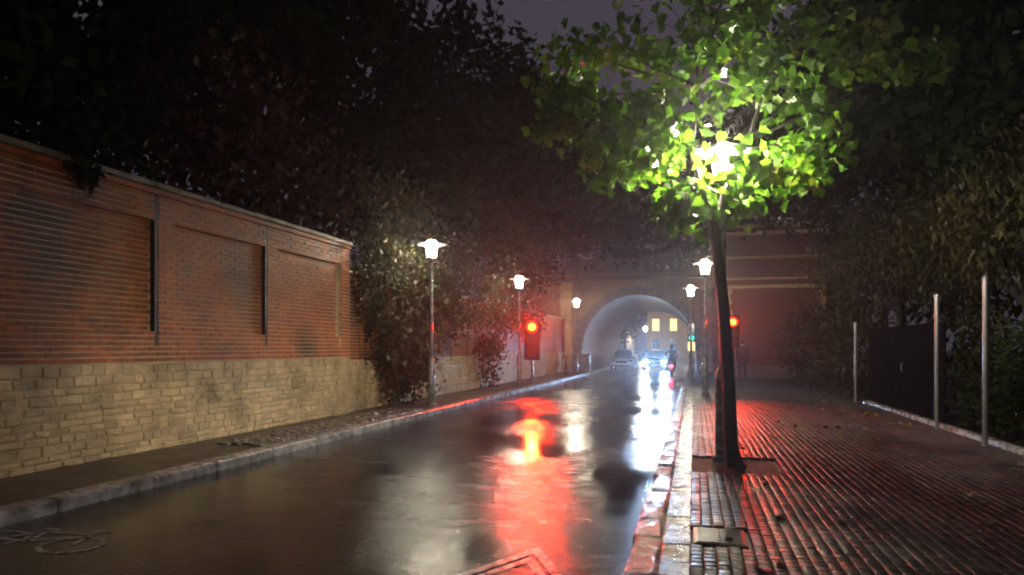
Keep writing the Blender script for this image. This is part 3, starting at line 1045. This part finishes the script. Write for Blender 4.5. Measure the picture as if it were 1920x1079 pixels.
def head(parent, loc, helmet=False, rz=0.0):
    """head seen from any side: skull, face with nose, ears"""
    g = MB()
    prof = [(.0, -.115), (.045, -.11), (.062, -.07), (.075, -.02), (.08, .03), (.072, .075), (.045, .105), (0, .115)]
    g.lathe(prof, 16)
    g.v = [(x, y * 1.2, z) for x, y, z in g.v]
    g.add([(-.013, -.088, -.01), (.013, -.088, -.01), (0, -.117, -.028), (0, -.09, .03)], [(0, 2, 3), (2, 1, 3), (0, 1, 2)])
    for s in (-1, 1):
        g.bbox(min(s * .073, s * .092), max(s * .073, s * .092), -.01, .03, -.03, .035, .006)
    o = g.build('head', 'skin', parent, True, loc)
    o.rotation_euler = (0, 0, rz)
    h = MB()
    sc = 1.22 if helmet else 1.06
    h.lathe([(.083 * sc, -.02 if not helmet else -.06), (.084 * sc, .03), (.078 * sc, .08), (.05 * sc, .112), (0, .122 * sc)], 16)
    h.v = [(x, y * 1.2 + .012, z) for x, y, z in h.v]
    h.build('helmet' if helmet else 'hair', 'iron' if helmet else 'hair', o, True)
    return o

def add_hand(joints, bones, wrist, at, d, side):
    """short finger chains fanning from the palm"""
    at, d = Vector(at), Vector(d).normalized()
    s = Vector((side, 0, 0))
    joints[wrist + '_palm'] = (tuple(at + d * .05), (.02, .035))
    bones.append((wrist, wrist + '_palm'))

ped = thing('person', 'person in a dark coat with a maroon backpack walking past the maple trunk', 'person', (2.05, 31.5, .12), R(175))
J = {'pelvis': ((0, 0, .92), (.15, .11)), 'waist': ((0, 0, 1.08), (.14, .1)), 'chest': ((0, -.02, 1.3), (.17, .115)), 'neck': ((0, -.01, 1.49), .055), 'skull': ((0, -.03, 1.58), .06),
     'hipL': ((-.1, 0, .86), .09), 'kneeL': ((-.11, -.12, .48), .062), 'ankL': ((-.11, -.05, .08), .042), 'toeL': ((-.12, -.2, .035), .035),
     'hipR': ((.1, 0, .86), .09), 'kneeR': ((.11, .02, .48), .062), 'ankR': ((.11, .22, .12), .042), 'toeR': ((.12, .1, .035), .035),
     'shL': ((-.2, -.01, 1.42), .065), 'elL': ((-.25, .06, 1.14), .048), 'wrL': ((-.25, -.04, .9), .034), 'fiL': ((-.25, -.07, .8), .026),
     'shR': ((.2, -.01, 1.42), .065), 'elR': ((.25, -.02, 1.13), .048), 'wrR': ((.25, -.16, .93), .034), 'fiR': ((.25, -.2, .84), .026)}
B = [('pelvis', 'waist'), ('waist', 'chest'), ('chest', 'neck'), ('neck', 'skull'), ('pelvis', 'hipL'), ('hipL', 'kneeL'), ('kneeL', 'ankL'), ('ankL', 'toeL'),
     ('pelvis', 'hipR'), ('hipR', 'kneeR'), ('kneeR', 'ankR'), ('ankR', 'toeR'), ('chest', 'shL'), ('shL', 'elL'), ('elL', 'wrL'), ('wrL', 'fiL'),
     ('chest', 'shR'), ('shR', 'elR'), ('elR', 'wrR'), ('wrR', 'fiR')]
skin_body('body', J, B, 'cloth_dark', ped)
head(ped, (0, -.04, 1.66))
g = MB(); g.bbox(-.16, .16, .1, .3, 1.0, 1.46, .05); g.build('backpack', 'cloth_pack', ped)

# scooter and its rider, seen from behind (both travel towards +Y)
sx, sy = -1.2, 39.6
sc_ = thing('motor_scooter', 'motor scooter with a small red tail light riding towards the tunnel', 'scooter', (sx, sy, 0))
for yy in (-.52, .68):
    g = MB(); g.ring((0, yy, .24), .19, .055, 'x', 22, 8); wo = g.build('wheel', 'rubber', sc_, True)
    rg = MB(); rg.disc((-.03, yy, .24), .15, 'x', 16, .06, 1); rg.build('rim', 'chrome', wo)
g = MB()
v, f = [], []
for (yy, zb, zt, hw) in ((-.85, .5, .68, .08), (-.6, .36, .74, .17), (-.2, .3, .74, .18), (.02, .24, .62, .17), (.06, .24, .32, .17), (.42, .24, .32, .17)):
    v += [(-hw, yy, zb), (hw, yy, zb), (hw * .8, yy, zt), (-hw * .8, yy, zt)]
for i in range(5):
    for k in range(4):
        f.append((i * 4 + k, i * 4 + (k + 1) % 4, (i + 1) * 4 + (k + 1) % 4, (i + 1) * 4 + k))
f += [(3, 2, 1, 0), (20, 21, 22, 23)]
g.add(v, f); g.build('body_shell', 'car_dark', sc_)
g = MB(); g.bbox(-.14, .14, -.7, .0, .742, .82, .03); g.build('seat', 'rubber', sc_)
g = MB(); g.add([(-.2, .46, .3), (.2, .46, .3), (.17, .6, .95), (-.17, .6, .95), (-.2, .5, .3), (.2, .5, .3), (.17, .64, .95), (-.17, .64, .95)],
                [(0, 1, 2, 3), (7, 6, 5, 4), (0, 4, 5, 1), (1, 5, 6, 2), (2, 6, 7, 3), (3, 7, 4, 0)]); g.build('leg_shield', 'car_dark', sc_)
g = MB(); g.tube([(-.3, .46, 1.04), (-.1, .55, 1.0), (.1, .55, 1.0), (.3, .46, 1.04)], .02, 7); g.tube([(0, .66, .3), (0, .55, 1.0)], .03, 7); g.build('handlebar', 'iron', sc_, True)
g = MB(); g.bbox(-.1, .1, -.90, -.83, .52, .62, .015); g.build('tail_light', 'tail_light', sc_)
g = MB(); g.bbox(-.09, .09, -.885, -.87, .33, .46, .004); g.build('number_plate', 'plate', sc_)
rid = thing('person', 'rider in dark clothes and helmet seated on the motor scooter', 'person', (sx, sy, 0))
J = {'pelvis': ((0, -.3, .92), (.16, .12)), 'waist': ((0, -.26, 1.08), (.15, .11)), 'chest': ((0, -.18, 1.3), (.18, .12)), 'neck': ((0, -.12, 1.48), .055), 'skull': ((0, -.1, 1.56), .06),
     'hipL': ((-.12, -.22, .88), .09), 'kneeL': ((-.2, .2, .82), .065), 'ankL': ((-.16, .18, .42), .045), 'toeL': ((-.16, .34, .37), .036),
     'hipR': ((.12, -.22, .88), .09), 'kneeR': ((.2, .2, .82), .065), 'ankR': ((.16, .18, .42), .045), 'toeR': ((.16, .34, .37), .036),
     'shL': ((-.2, -.16, 1.41), .065), 'elL': ((-.32, .08, 1.18), .048), 'wrL': ((-.28, .38, 1.06), .034), 'fiL': ((-.26, .47, 1.05), .03),
     'shR': ((.2, -.16, 1.41), .065), 'elR': ((.32, .08, 1.18), .048), 'wrR': ((.28, .38, 1.06), .034), 'fiR': ((.26, .47, 1.05), .03)}
skin_body('body', J, B, 'cloth_dark', rid)
head(rid, (0, -.08, 1.63), True, R(180))

# ================================================================== BICYCLE, CABINET
bc = thing('bicycle', 'dark bicycle parked on the left pavement before the bridge', 'bicycle', (-6.52, 35.6, .115), R(14))
for yy in (-.52, .52):
    g = MB(); g.ring((0, yy, .34), .32, .018, 'x', 28, 6); wo = g.build('wheel', 'rubber', bc, True)
    sp = MB()
    for k in range(9):
        a = math.pi * k / 9
        sp.tube([(0, yy + .31 * math.cos(a), .34 + .31 * math.sin(a)), (0, yy - .31 * math.cos(a), .34 - .31 * math.sin(a))], .003, 4)
    sp.build('spokes', 'chrome', wo)
g = MB()
bb_, seat_, hd = (0, -.06, .3), (0, -.2, .82), (0, .38, .84)
for a, b in ((bb_, seat_), (seat_, hd), (hd, bb_), (bb_, (0, -.52, .34)), (seat_, (0, -.52, .34)), (hd, (0, .52, .34))):
    g.tube([a, b], .017, 7)
g.build('frame', 'iron', bc, True)
g = MB(); g.tube([(-.27, .26, 1.02), (-.12, .36, 1.03), (.12, .36, 1.03), (.27, .26, 1.02)], .014, 6); g.tube([(0, .38, .84), (0, .36, 1.03)], .016, 6); g.build('handlebar', 'chrome', bc, True)
g = MB(); g.bbox(-.08, .08, -.36, -.1, .9, .95, .02); g.tube([seat_, (0, -.23, .92)], .013, 6); g.build('saddle', 'rubber', bc)
g = MB(); g.tube([(-.12, -.06, .16), (-.06, -.06, .3), (.06, -.06, .3), (.12, -.06, .44)], .012, 5); g.ring((.03, -.06, .3), .09, .008, 'x', 18, 5); g.build('crank', 'chrome', bc)
g = MB(); g.disc((0, .46, .92), .04, 'y', 14, .04, -1); g.build('lamp', 'chrome', bc)

cab = thing('utility_cabinet', 'grey utility cabinet at the left kerb just before the arch', 'cabinet', (-6.45, 40.6, .115))
g = MB(); g.bbox(-.5, .5, -.2, .2, .08, 1.05, .02); g.build('body', 'grey_metal', cab)
g = MB(); g.bbox(-.54, .54, -.24, .24, 1.052, 1.11, .02); g.build('lid', 'grey_metal', cab)
g = MB(); g.bbox(-.47, .47, -.17, .17, 0, .08, .01); g.build('plinth', 'dark_stone', cab)
for s in (-1, 1):
    g = MB(); g.bbox(min(s * .01, s * .46), max(s * .01, s * .46), -.214, -.2, .14, 1.0, .004); d_ = g.build('door', 'grey_metal', cab)
    h = MB(); h.bbox(min(s * .04, s * .07), max(s * .04, s * .07), -.235, -.214, .5, .66, .006); h.build('handle', 'iron', d_)

# ================================================================== RIGHT BOUNDARY: posts, gate, fence, edging
g = MB(); g.bbox(4.36, 4.5, 2.0, 20.0, .05, .2, .015)
edge = tag(g.build('edging_wall', 'kerb_old'), 'low stone edging along the foot of the right-hand fence', 'edging')
def post(x, y, h, lb, r=.038):
    t = thing('metal_post', lb, 'post', (x, y, .08), 0, 'steel posts along the right boundary')
    g = MB(); g.lathe([(r, 0), (r, h)], 14); g.build('shaft', 'galv', t, True)
    g = MB(); g.lathe([(r * 1.25, h), (r * 1.25, h + .03), (r * .6, h + .06), (0, h + .07)], 14); g.build('post_cap', 'galv', t, True)
    g = MB(); g.lathe([(r * 2, 0), (r * 2, .015), (r * 1.1, .03)], 14); g.build('base_plate', 'galv', t, True)
post(4.22, 20.2, 2.15, 'steel post between the hedge and the dark gate')
post(4.28, 14.0, 2.45, 'steel post at the near end of the dark gate')
post(4.24, 11.75, 2.55, 'nearest steel post at the right edge, by the stone edging')
gt = thing('boarded_gate', 'wide dark boarded gate between two steel posts on the right', 'gate', (4.5, 14.3, .09))
for i in range(36):
    g = MB(); g.bbox(0, .03, i * .16 + .006, i * .16 + .155, .05, 2.0, .006); g.build('board', 'gate', gt)
g = MB(); g.box(.03, .07, 0, 5.76, .3, .4); g.box(.03, .07, 0, 5.76, 1.6, 1.7); g.build('rail', 'gate', gt)
g = MB(); g.tube([(-.04, 2.6, 1.0), (-.04, 2.6, 1.16)], .012, 6); g.tube([(0, 2.6, 1.0), (-.04, 2.6, 1.0)], .01, 6); g.tube([(0, 2.6, 1.16), (-.04, 2.6, 1.16)], .01, 6); g.build('handle', 'galv', gt)
dh = thing('hedge', 'dark clipped hedge behind the stone edging at the far right', 'hedge', (4.95, 7.6, .08))
for i in range(12):
    g = MB(); g.tube([(0, -5.6 + i, 0), (.05, -5.5 + i, .8), (random.uniform(-.15, .15), -5.5 + i, 1.7)], [.03, .022, .01], 6); g.build('stem', 'bark', dh)
link('foliage', leaf_mesh('foliage', blob_points([((0, -4.2, 1.0), (.4, 1.6, 1.0), 2200), ((0, -1.6, 1.0), (.4, 1.6, 1.05), 2400), ((0, 1.2, 1.0), (.4, 1.6, 1.05), 2600), ((0, 3.9, 1.0), (.4, 1.8, 1.05), 2600), ((0, 6.2, 1.1), (.35, 1.2, 1.15), 1900)], 14, .13), (.07, .15), OVAL, 'leaf_dark', .2), dh)

# ================================================================== VEGETATION
maple = thing('maple_tree', 'young maple with leaning dark trunk and lamp-lit green leaves on the right pavement', 'tree', (.49, 9.05, .09))
g = MB()
g.tube([(.02, 0, -.02), (.0, 0, .06), (-.035, 0, .3), (-.06, 0, 1.0), (-.12, 0, 2.0), (-.2, 0, 2.75), (-.24, 0, 3.1)], [.15, .105, .088, .08, .074, .068, .062], 12)
g.build('trunk', 'bark', maple, True)
mblobs = [((-1.0, -.3, 4.22), (.8, .95, .42), 400), ((-.15, .35, 5.1), (.95, .8, .5), 300), ((.7, .2, 4.75), (.65, .8, .5), 260), ((-.5, .1, 5.6), (.9, .8, .5), 320),
          ((-1.35, .3, 4.05), (.7, 1.0, .15), 330), ((-1.75, .1, 4.6), (.75, .6, .35), 260), ((-1.5, .3, 5.6), (.6, .6, .35), 170), ((.45, .3, 5.75), (1.0, .8, .6), 380), ((1.6, .3, 5.2), (.6, .6, .35), 190),
          ((.5, -.1, 3.72), (.8, .6, .22), 220), ((-.58, .0, 3.3), (.32, .4, .26), 190), ((.1, .5, 3.5), (.4, .4, .22), 120), ((.95, .3, 4.15), (.4, .5, .3), 120), ((-2.3, .2, 4.55), (.35, .5, .2), 90), ((-2.05, .2, 5.6), (.45, .4, .2), 120), ((2.1, .3, 5.05), (.35, .4, .2), 80), ((0, .3, 6.6), (1.3, 1, .5), 420), ((-2.3, .2, 5.0), (.4, .5, .25), 90)]
br = MB()
st = Vector((-.24, 0, 3.05))
lead = [st, Vector((-.42, .0, 3.6)), Vector((-.52, .05, 4.1)), Vector((-.42, .15, 4.9)), Vector((-.2, .25, 5.8)), Vector((0, .3, 6.6))]
br.tube(lead, [.048, .036, .03, .024, .017, .009], 8)
br.tube([st, Vector((-.12, .22, 3.5)), Vector((.2, .3, 4.2)), Vector((.5, .3, 5.2))], [.045, .034, .026, .014], 8)
for (c, r, n) in mblobs:
    c = Vector(c)
    s0 = min(lead[1:5] + [Vector((.2, .3, 4.2))], key=lambda p: (p - c).length + (1.5 if p.z > c.z else 0))
    m1 = s0.lerp(c, .55) + Vector((0, 0, -.05))
    br.tube([s0, m1, c], [.024, .017, .007], 6)
    for k in range(5):
        e = c + Vector((random.uniform(-.9, .9) * r[0], random.uniform(-.9, .9) * r[1], random.uniform(-.8, .8) * r[2]))
        br.tube([m1.lerp(c, random.uniform(.3, 1)), e], [.008, .003], 4)
br.build('branches', 'bark', maple, True)
pts = blob_points([(c, r, int(n * (1.0 if c[2] < 4.5 else .72))) for c, r, n in mblobs], 9, .13)
lampc = np.array([.37 - .49, 9.45 - 9.05, 4.25 - .0])
dl = np.linalg.norm((pts - lampc) * np.array([1, 1, 1]), axis=1)
pts = pts[dl > .58]
link('crown', leaf_mesh('crown', pts, (.10, .19), MAPLE, 'maple', .35, .35, .3), maple)

tr = 'trees behind the left wall'
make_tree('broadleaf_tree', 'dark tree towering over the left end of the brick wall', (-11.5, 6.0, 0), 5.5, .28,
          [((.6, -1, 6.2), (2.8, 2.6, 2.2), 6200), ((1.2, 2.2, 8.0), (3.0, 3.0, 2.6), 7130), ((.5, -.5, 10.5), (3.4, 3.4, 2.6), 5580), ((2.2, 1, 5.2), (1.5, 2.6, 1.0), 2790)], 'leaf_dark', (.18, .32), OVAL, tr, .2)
make_tree('broadleaf_tree', 'reddish brown shrubby tree spilling over the middle of the brick wall', (-10.2, 12.0, 0), 3.6, .18,
          [((.7, -1.4, 5.1), (1.6, 2.2, 1.4), 1800), ((.8, 1.0, 5.6), (1.8, 2.4, 1.6), 2000), ((.7, 3.2, 5.0), (1.5, 1.8, 1.5), 1500), ((.2, -.6, 6.9), (1.5, 1.9, 1.2), 1300)], 'leaf_rust', (.13, .26), OVAL, tr, .3)
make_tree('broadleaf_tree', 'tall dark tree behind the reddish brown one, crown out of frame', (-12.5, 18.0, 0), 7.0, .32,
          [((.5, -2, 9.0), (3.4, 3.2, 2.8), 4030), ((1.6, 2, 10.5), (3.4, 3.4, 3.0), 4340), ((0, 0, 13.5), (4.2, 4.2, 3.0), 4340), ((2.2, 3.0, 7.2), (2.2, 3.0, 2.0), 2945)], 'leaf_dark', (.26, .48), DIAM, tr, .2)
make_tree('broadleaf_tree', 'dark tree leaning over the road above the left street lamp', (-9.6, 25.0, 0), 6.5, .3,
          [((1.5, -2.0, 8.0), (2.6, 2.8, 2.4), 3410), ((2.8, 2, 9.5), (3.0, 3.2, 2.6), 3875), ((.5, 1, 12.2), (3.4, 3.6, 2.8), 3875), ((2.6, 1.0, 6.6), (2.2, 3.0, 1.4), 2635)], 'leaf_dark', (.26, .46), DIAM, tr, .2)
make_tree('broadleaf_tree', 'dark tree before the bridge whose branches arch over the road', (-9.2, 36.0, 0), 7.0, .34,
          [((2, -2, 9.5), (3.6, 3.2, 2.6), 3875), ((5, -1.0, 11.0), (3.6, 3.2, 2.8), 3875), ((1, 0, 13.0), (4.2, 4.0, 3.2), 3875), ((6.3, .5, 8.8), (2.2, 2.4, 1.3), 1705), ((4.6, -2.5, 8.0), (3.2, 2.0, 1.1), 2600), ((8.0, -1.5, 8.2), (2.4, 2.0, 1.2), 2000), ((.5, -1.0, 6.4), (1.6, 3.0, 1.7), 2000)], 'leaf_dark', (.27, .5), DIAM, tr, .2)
tr = 'trees behind the right boundary'
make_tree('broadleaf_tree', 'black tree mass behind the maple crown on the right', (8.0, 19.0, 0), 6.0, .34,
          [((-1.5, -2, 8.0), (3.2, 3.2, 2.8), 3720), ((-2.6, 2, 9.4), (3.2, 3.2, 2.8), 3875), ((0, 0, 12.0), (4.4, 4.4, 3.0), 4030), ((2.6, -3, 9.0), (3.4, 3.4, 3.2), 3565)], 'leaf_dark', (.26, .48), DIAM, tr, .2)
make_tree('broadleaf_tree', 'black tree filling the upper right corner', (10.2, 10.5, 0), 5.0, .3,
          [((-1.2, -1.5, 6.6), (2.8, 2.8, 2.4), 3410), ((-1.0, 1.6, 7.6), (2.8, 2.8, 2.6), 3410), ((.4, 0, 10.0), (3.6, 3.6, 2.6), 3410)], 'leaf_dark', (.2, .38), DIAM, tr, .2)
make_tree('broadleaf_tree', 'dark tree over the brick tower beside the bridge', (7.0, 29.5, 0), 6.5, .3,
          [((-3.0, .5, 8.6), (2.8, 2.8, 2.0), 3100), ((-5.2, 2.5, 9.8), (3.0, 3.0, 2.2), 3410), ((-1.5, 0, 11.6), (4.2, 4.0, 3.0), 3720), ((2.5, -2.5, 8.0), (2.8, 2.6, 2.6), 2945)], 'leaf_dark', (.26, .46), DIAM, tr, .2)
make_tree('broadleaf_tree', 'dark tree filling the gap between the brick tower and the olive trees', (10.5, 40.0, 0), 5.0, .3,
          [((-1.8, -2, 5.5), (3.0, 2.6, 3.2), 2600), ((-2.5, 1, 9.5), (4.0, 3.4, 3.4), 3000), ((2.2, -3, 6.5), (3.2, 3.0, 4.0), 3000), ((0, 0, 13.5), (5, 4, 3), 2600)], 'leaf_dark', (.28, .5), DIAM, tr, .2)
make_tree('broadleaf_tree', 'dark treetop rising beyond the bridge parapet', (1.5, 67.0, 0), 7.0, .4,
          [((-5, 0, 12.5), (5, 4, 4.5), 3200), ((1, 0, 13.0), (5, 4, 4.5), 3200), ((-10, 0, 13.5), (5, 4, 5), 3200), ((-2, 0, 17.5), (7, 4, 3.5), 3000)], 'leaf_dark', (.4, .7), DIAM, None, .2)
make_tree('weeping_tree', 'drooping olive brown bushy tree overhanging the gate on the right', (6.3, 15.6, 0), 2.6, .16,
          [((-.6, -1.8, 3.7), (1.4, 1.8, 1.3), 2600), ((-.9, 1.0, 3.9), (1.3, 1.9, 1.2), 2600), ((.2, -3.4, 3.6), (1.4, 1.5, 1.3), 2000), ((-.3, 3.0, 3.4), (1.2, 1.3, 1.2), 1700), ((.2, -.4, 5.0), (1.4, 2.2, .8), 1700)], 'leaf_olive', (.10, .21), SLIM, None, .9, .3, 26)
make_tree('weeping_tree', 'smaller drooping olive tree left of the gate, above the hedge', (5.9, 23.0, 0), 2.8, .12,
          [((-1.0, -.6, 4.1), (1.2, 1.6, 1.0), 2000), ((-1.4, 1.4, 4.3), (1.1, 1.5, .9), 1700), ((-.3, .3, 5.2), (1.4, 1.6, .8), 1300), ((-.2, -2.2, 4.6), (1.2, 1.4, 1.2), 1500)], 'leaf_olive', (.10, .21), SLIM, None, .9, .3, 26)
hd_ = thing('hedge', 'shaggy olive hedge between the steel post and the brick tower', 'hedge', (4.7, 27.5, 0))
g = MB()
for i in range(9):
    x, yy = random.uniform(-.3, .3), -6 + i * 1.6
    g = MB()
    g.tube([(x, yy, 0), (x + .1, yy, 1.2), (x + random.uniform(-.3, .3), yy + .2, 2.4)], [.04, .03, .012], 6)
    g.build('stem', 'bark', hd_)
link('foliage', leaf_mesh('foliage', blob_points([((0, -5.2, 1.5), (.6, 1.8, 1.5), 1500), ((-.1, -2.4, 1.6), (.7, 1.8, 1.7), 1600), ((-.1, .6, 1.7), (.8, 1.8, 1.9), 1600), ((-.2, 3.6, 1.6), (.9, 2, 1.8), 1600)], 20, .22), (.1, .22), OVAL, 'leaf_olive', .3), hd_)

def ivy(lb, y0, y1, blobs, mat, x=-7.5):
    t = thing('climbing_creeper', lb, 'creeper', (x, y0, .1))
    g = MB()
    for i in range(10):
        yy = (y1 - y0) * (i + .5) / 10
        g = MB()
        g.tube([(-.21, yy, 0), (-.2, yy + random.uniform(-.3, .3), 1.4), (-.2, yy + random.uniform(-.5, .5), 3.0), (-.15, yy + random.uniform(-.5, .5), 4.4)], [.01, .009, .008, .005], 5)
        g.build('stem', 'bark', t, True)
    link('foliage', leaf_mesh('foliage', blob_points(blobs, 18, .16), (.09, .19), OVAL, mat, .5), t)
ivy('thick creeper hanging down the wall behind the left street lamp', 14.4, 19.5,
    [((.05, .5, 3.2), (.3, .7, 1.6), 1300), ((.15, 1.7, 2.4), (.4, 1.0, 2.4), 2600), ((.1, 3.2, 2.1), (.35, 1.1, 2.2), 2300), ((.15, 2.4, .9), (.25, 1.5, .8), 900), ((.05, 4.6, 3.4), (.35, .9, 1.8), 1500), ((-.2, 2.6, 5.2), (.6, 2.4, 1.0), 1800)], 'leaf_ivy')
ivy('farther creeper curtain on the wall beyond the red signal', 20.5, 34.0,
    [((.0, 1.0, 3.2), (.35, 1.5, 1.5), 1300), ((.1, 4.0, 2.2), (.35, 1.6, 2.2), 1900), ((.0, 7.5, 3.3), (.35, 2, 1.4), 1500), ((.0, 11.5, 3.2), (.35, 2.4, 1.5), 1500), ((-.4, 6, 5.0), (.7, 6.0, 1.1), 2300)], 'leaf_ivy')
t = thing('climbing_creeper', 'small tuft of creeper drooping over the coping near the left edge', 'creeper', (-7.6, 7.0, 3.9))
g = MB(); g.tube([(-.3, 0, 0), (-.05, 0, .18), (.1, .05, -.1), (.1, .08, -.4)], [.015, .012, .008, .004], 5); g.build('stems', 'bark', t)
link('foliage', leaf_mesh('foliage', blob_points([((.05, 0, .0), (.12, .3, .35), 330), ((-.1, .6, .2), (.3, .9, .2), 260)], 14, .07), (.07, .14), OVAL, 'leaf_dark', .5), t)

# ================================================================== BEYOND THE TUNNEL
def house(name, label, x0, x1, y0, y1, h, wallm, rows, cols, lit, loc_face='front'):
    t = thing(name, label, 'building', ((x0 + x1) / 2, y0, 0))
    w = (x1 - x0) / 2
    g = MB(); g.box(-w, w, 0, y1 - y0, -.05, h); g.build('wall', wallm, t)
    g = MB(); g.add([(-w - .3, -.3, h), (w + .3, -.3, h), (w + .3, y1 - y0 + .3, h), (-w - .3, y1 - y0 + .3, h), (-w + 1, (y1 - y0) / 2, h + 2.6), (w - 1, (y1 - y0) / 2, h + 2.6)],
                    [(0, 1, 5, 4), (2, 3, 4, 5), (0, 4, 3), (1, 2, 5), (3, 2, 1, 0)]); g.build('roof', 'roof', t)
    for i in range(rows):
        g = MB(); g.bbox(-w - .08, w + .08, -.1, .2, 3.35 + i * 3.1, 3.5 + i * 3.1, .02); g.build('string_course', wallm, t)
        for j in range(cols):
            x = -w + (j + .5) * 2 * w / cols
            z = 1.1 + i * 3.1
            fr = MB()
            fr.box(x - .62, x - .5, -.07, .1, z, z + 1.8); fr.box(x + .5, x + .62, -.07, .1, z, z + 1.8)
            fr.box(x - .7, x + .7, -.12, .1, z + 1.8, z + 1.95); fr.box(x - .7, x + .7, -.14, .1, z - .12, z)
            fr.box(x - .03, x + .03, -.05, .1, z, z + 1.8); fr.box(x - .5, x - .03, -.045, .1, z + 1.15, z + 1.22); fr.box(x + .03, x + .5, -.045, .1, z + 1.15, z + 1.22)
            wd = fr.build('window', wallm, t)
            pn = MB(); pn.box(x - .5, x + .5, -.02, .05, z, z + 1.8); pn.build('pane', 'lit_window' if (i, j) in lit else 'pane_dark', wd)
    return t
house('town_house', 'ochre house with lit windows closing the view through the tunnel', -7.0, 9.0, 108, 120, 12.5, 'plaster', 4, 6, {(1, 0), (1, 1), (1, 2), (2, 1), (0, 2)})
house('town_house', 'grey house on the left beyond the tunnel', -20.0, -8.2, 84, 100, 11.0, 'plaster2', 3, 4, {(1, 3)})
make_tree('broadleaf_tree', 'small lamp-lit tree on the left beyond the tunnel', (-7.6, 78, 0), 2.6, .16,
          [((0, 0, 4.0), (1.6, 1.6, 1.5), 1000), ((.5, .5, 5.6), (1.5, 1.5, 1.2), 800)], 'leaf_olive', (.25, .45), DIAM, None, .2)

# fallen leaves on the right pavement near the hedge and round the maple
lp = []
for i in range(150):
    if i < 60:
        lp.append((random.gauss(3.6, .5), random.uniform(15, 24), .128))
    else:
        lp.append((random.uniform(.2, 4.2), random.uniform(4.5, 20), .128))
tag(link('fallen_leaves', leaf_mesh('fallen_leaves', lp, (.06, .13), MAPLE, 'leaf_fallen', 0, .93)), 'scattered wet fallen leaves on the right pavement', 'leaves', kind='stuff')

# ================================================================== HAZE (rain-wet air)
hz = MB(); hz.box(-160, 160, -70, 250, -1.1, 24.0)
hzo = hz.build('haze', None)
m = bpy.data.materials.new('haze'); m.use_nodes = True
nt = m.node_tree; nt.nodes.clear()
o_ = nt.nodes.new('ShaderNodeOutputMaterial'); pv = nt.nodes.new('ShaderNodeVolumePrincipled')
pv.inputs['Color'].default_value = (.9, .9, .93, 1)
pv.inputs['Density'].default_value = HAZE_DENSITY
pv.inputs['Anisotropy'].default_value = 0.84
nt.links.new(pv.outputs[0], o_.inputs['Volume'])
hzo.data.materials.append(m)
tag(hzo, 'thin damp night haze hanging over the whole street', 'haze', kind='stuff')
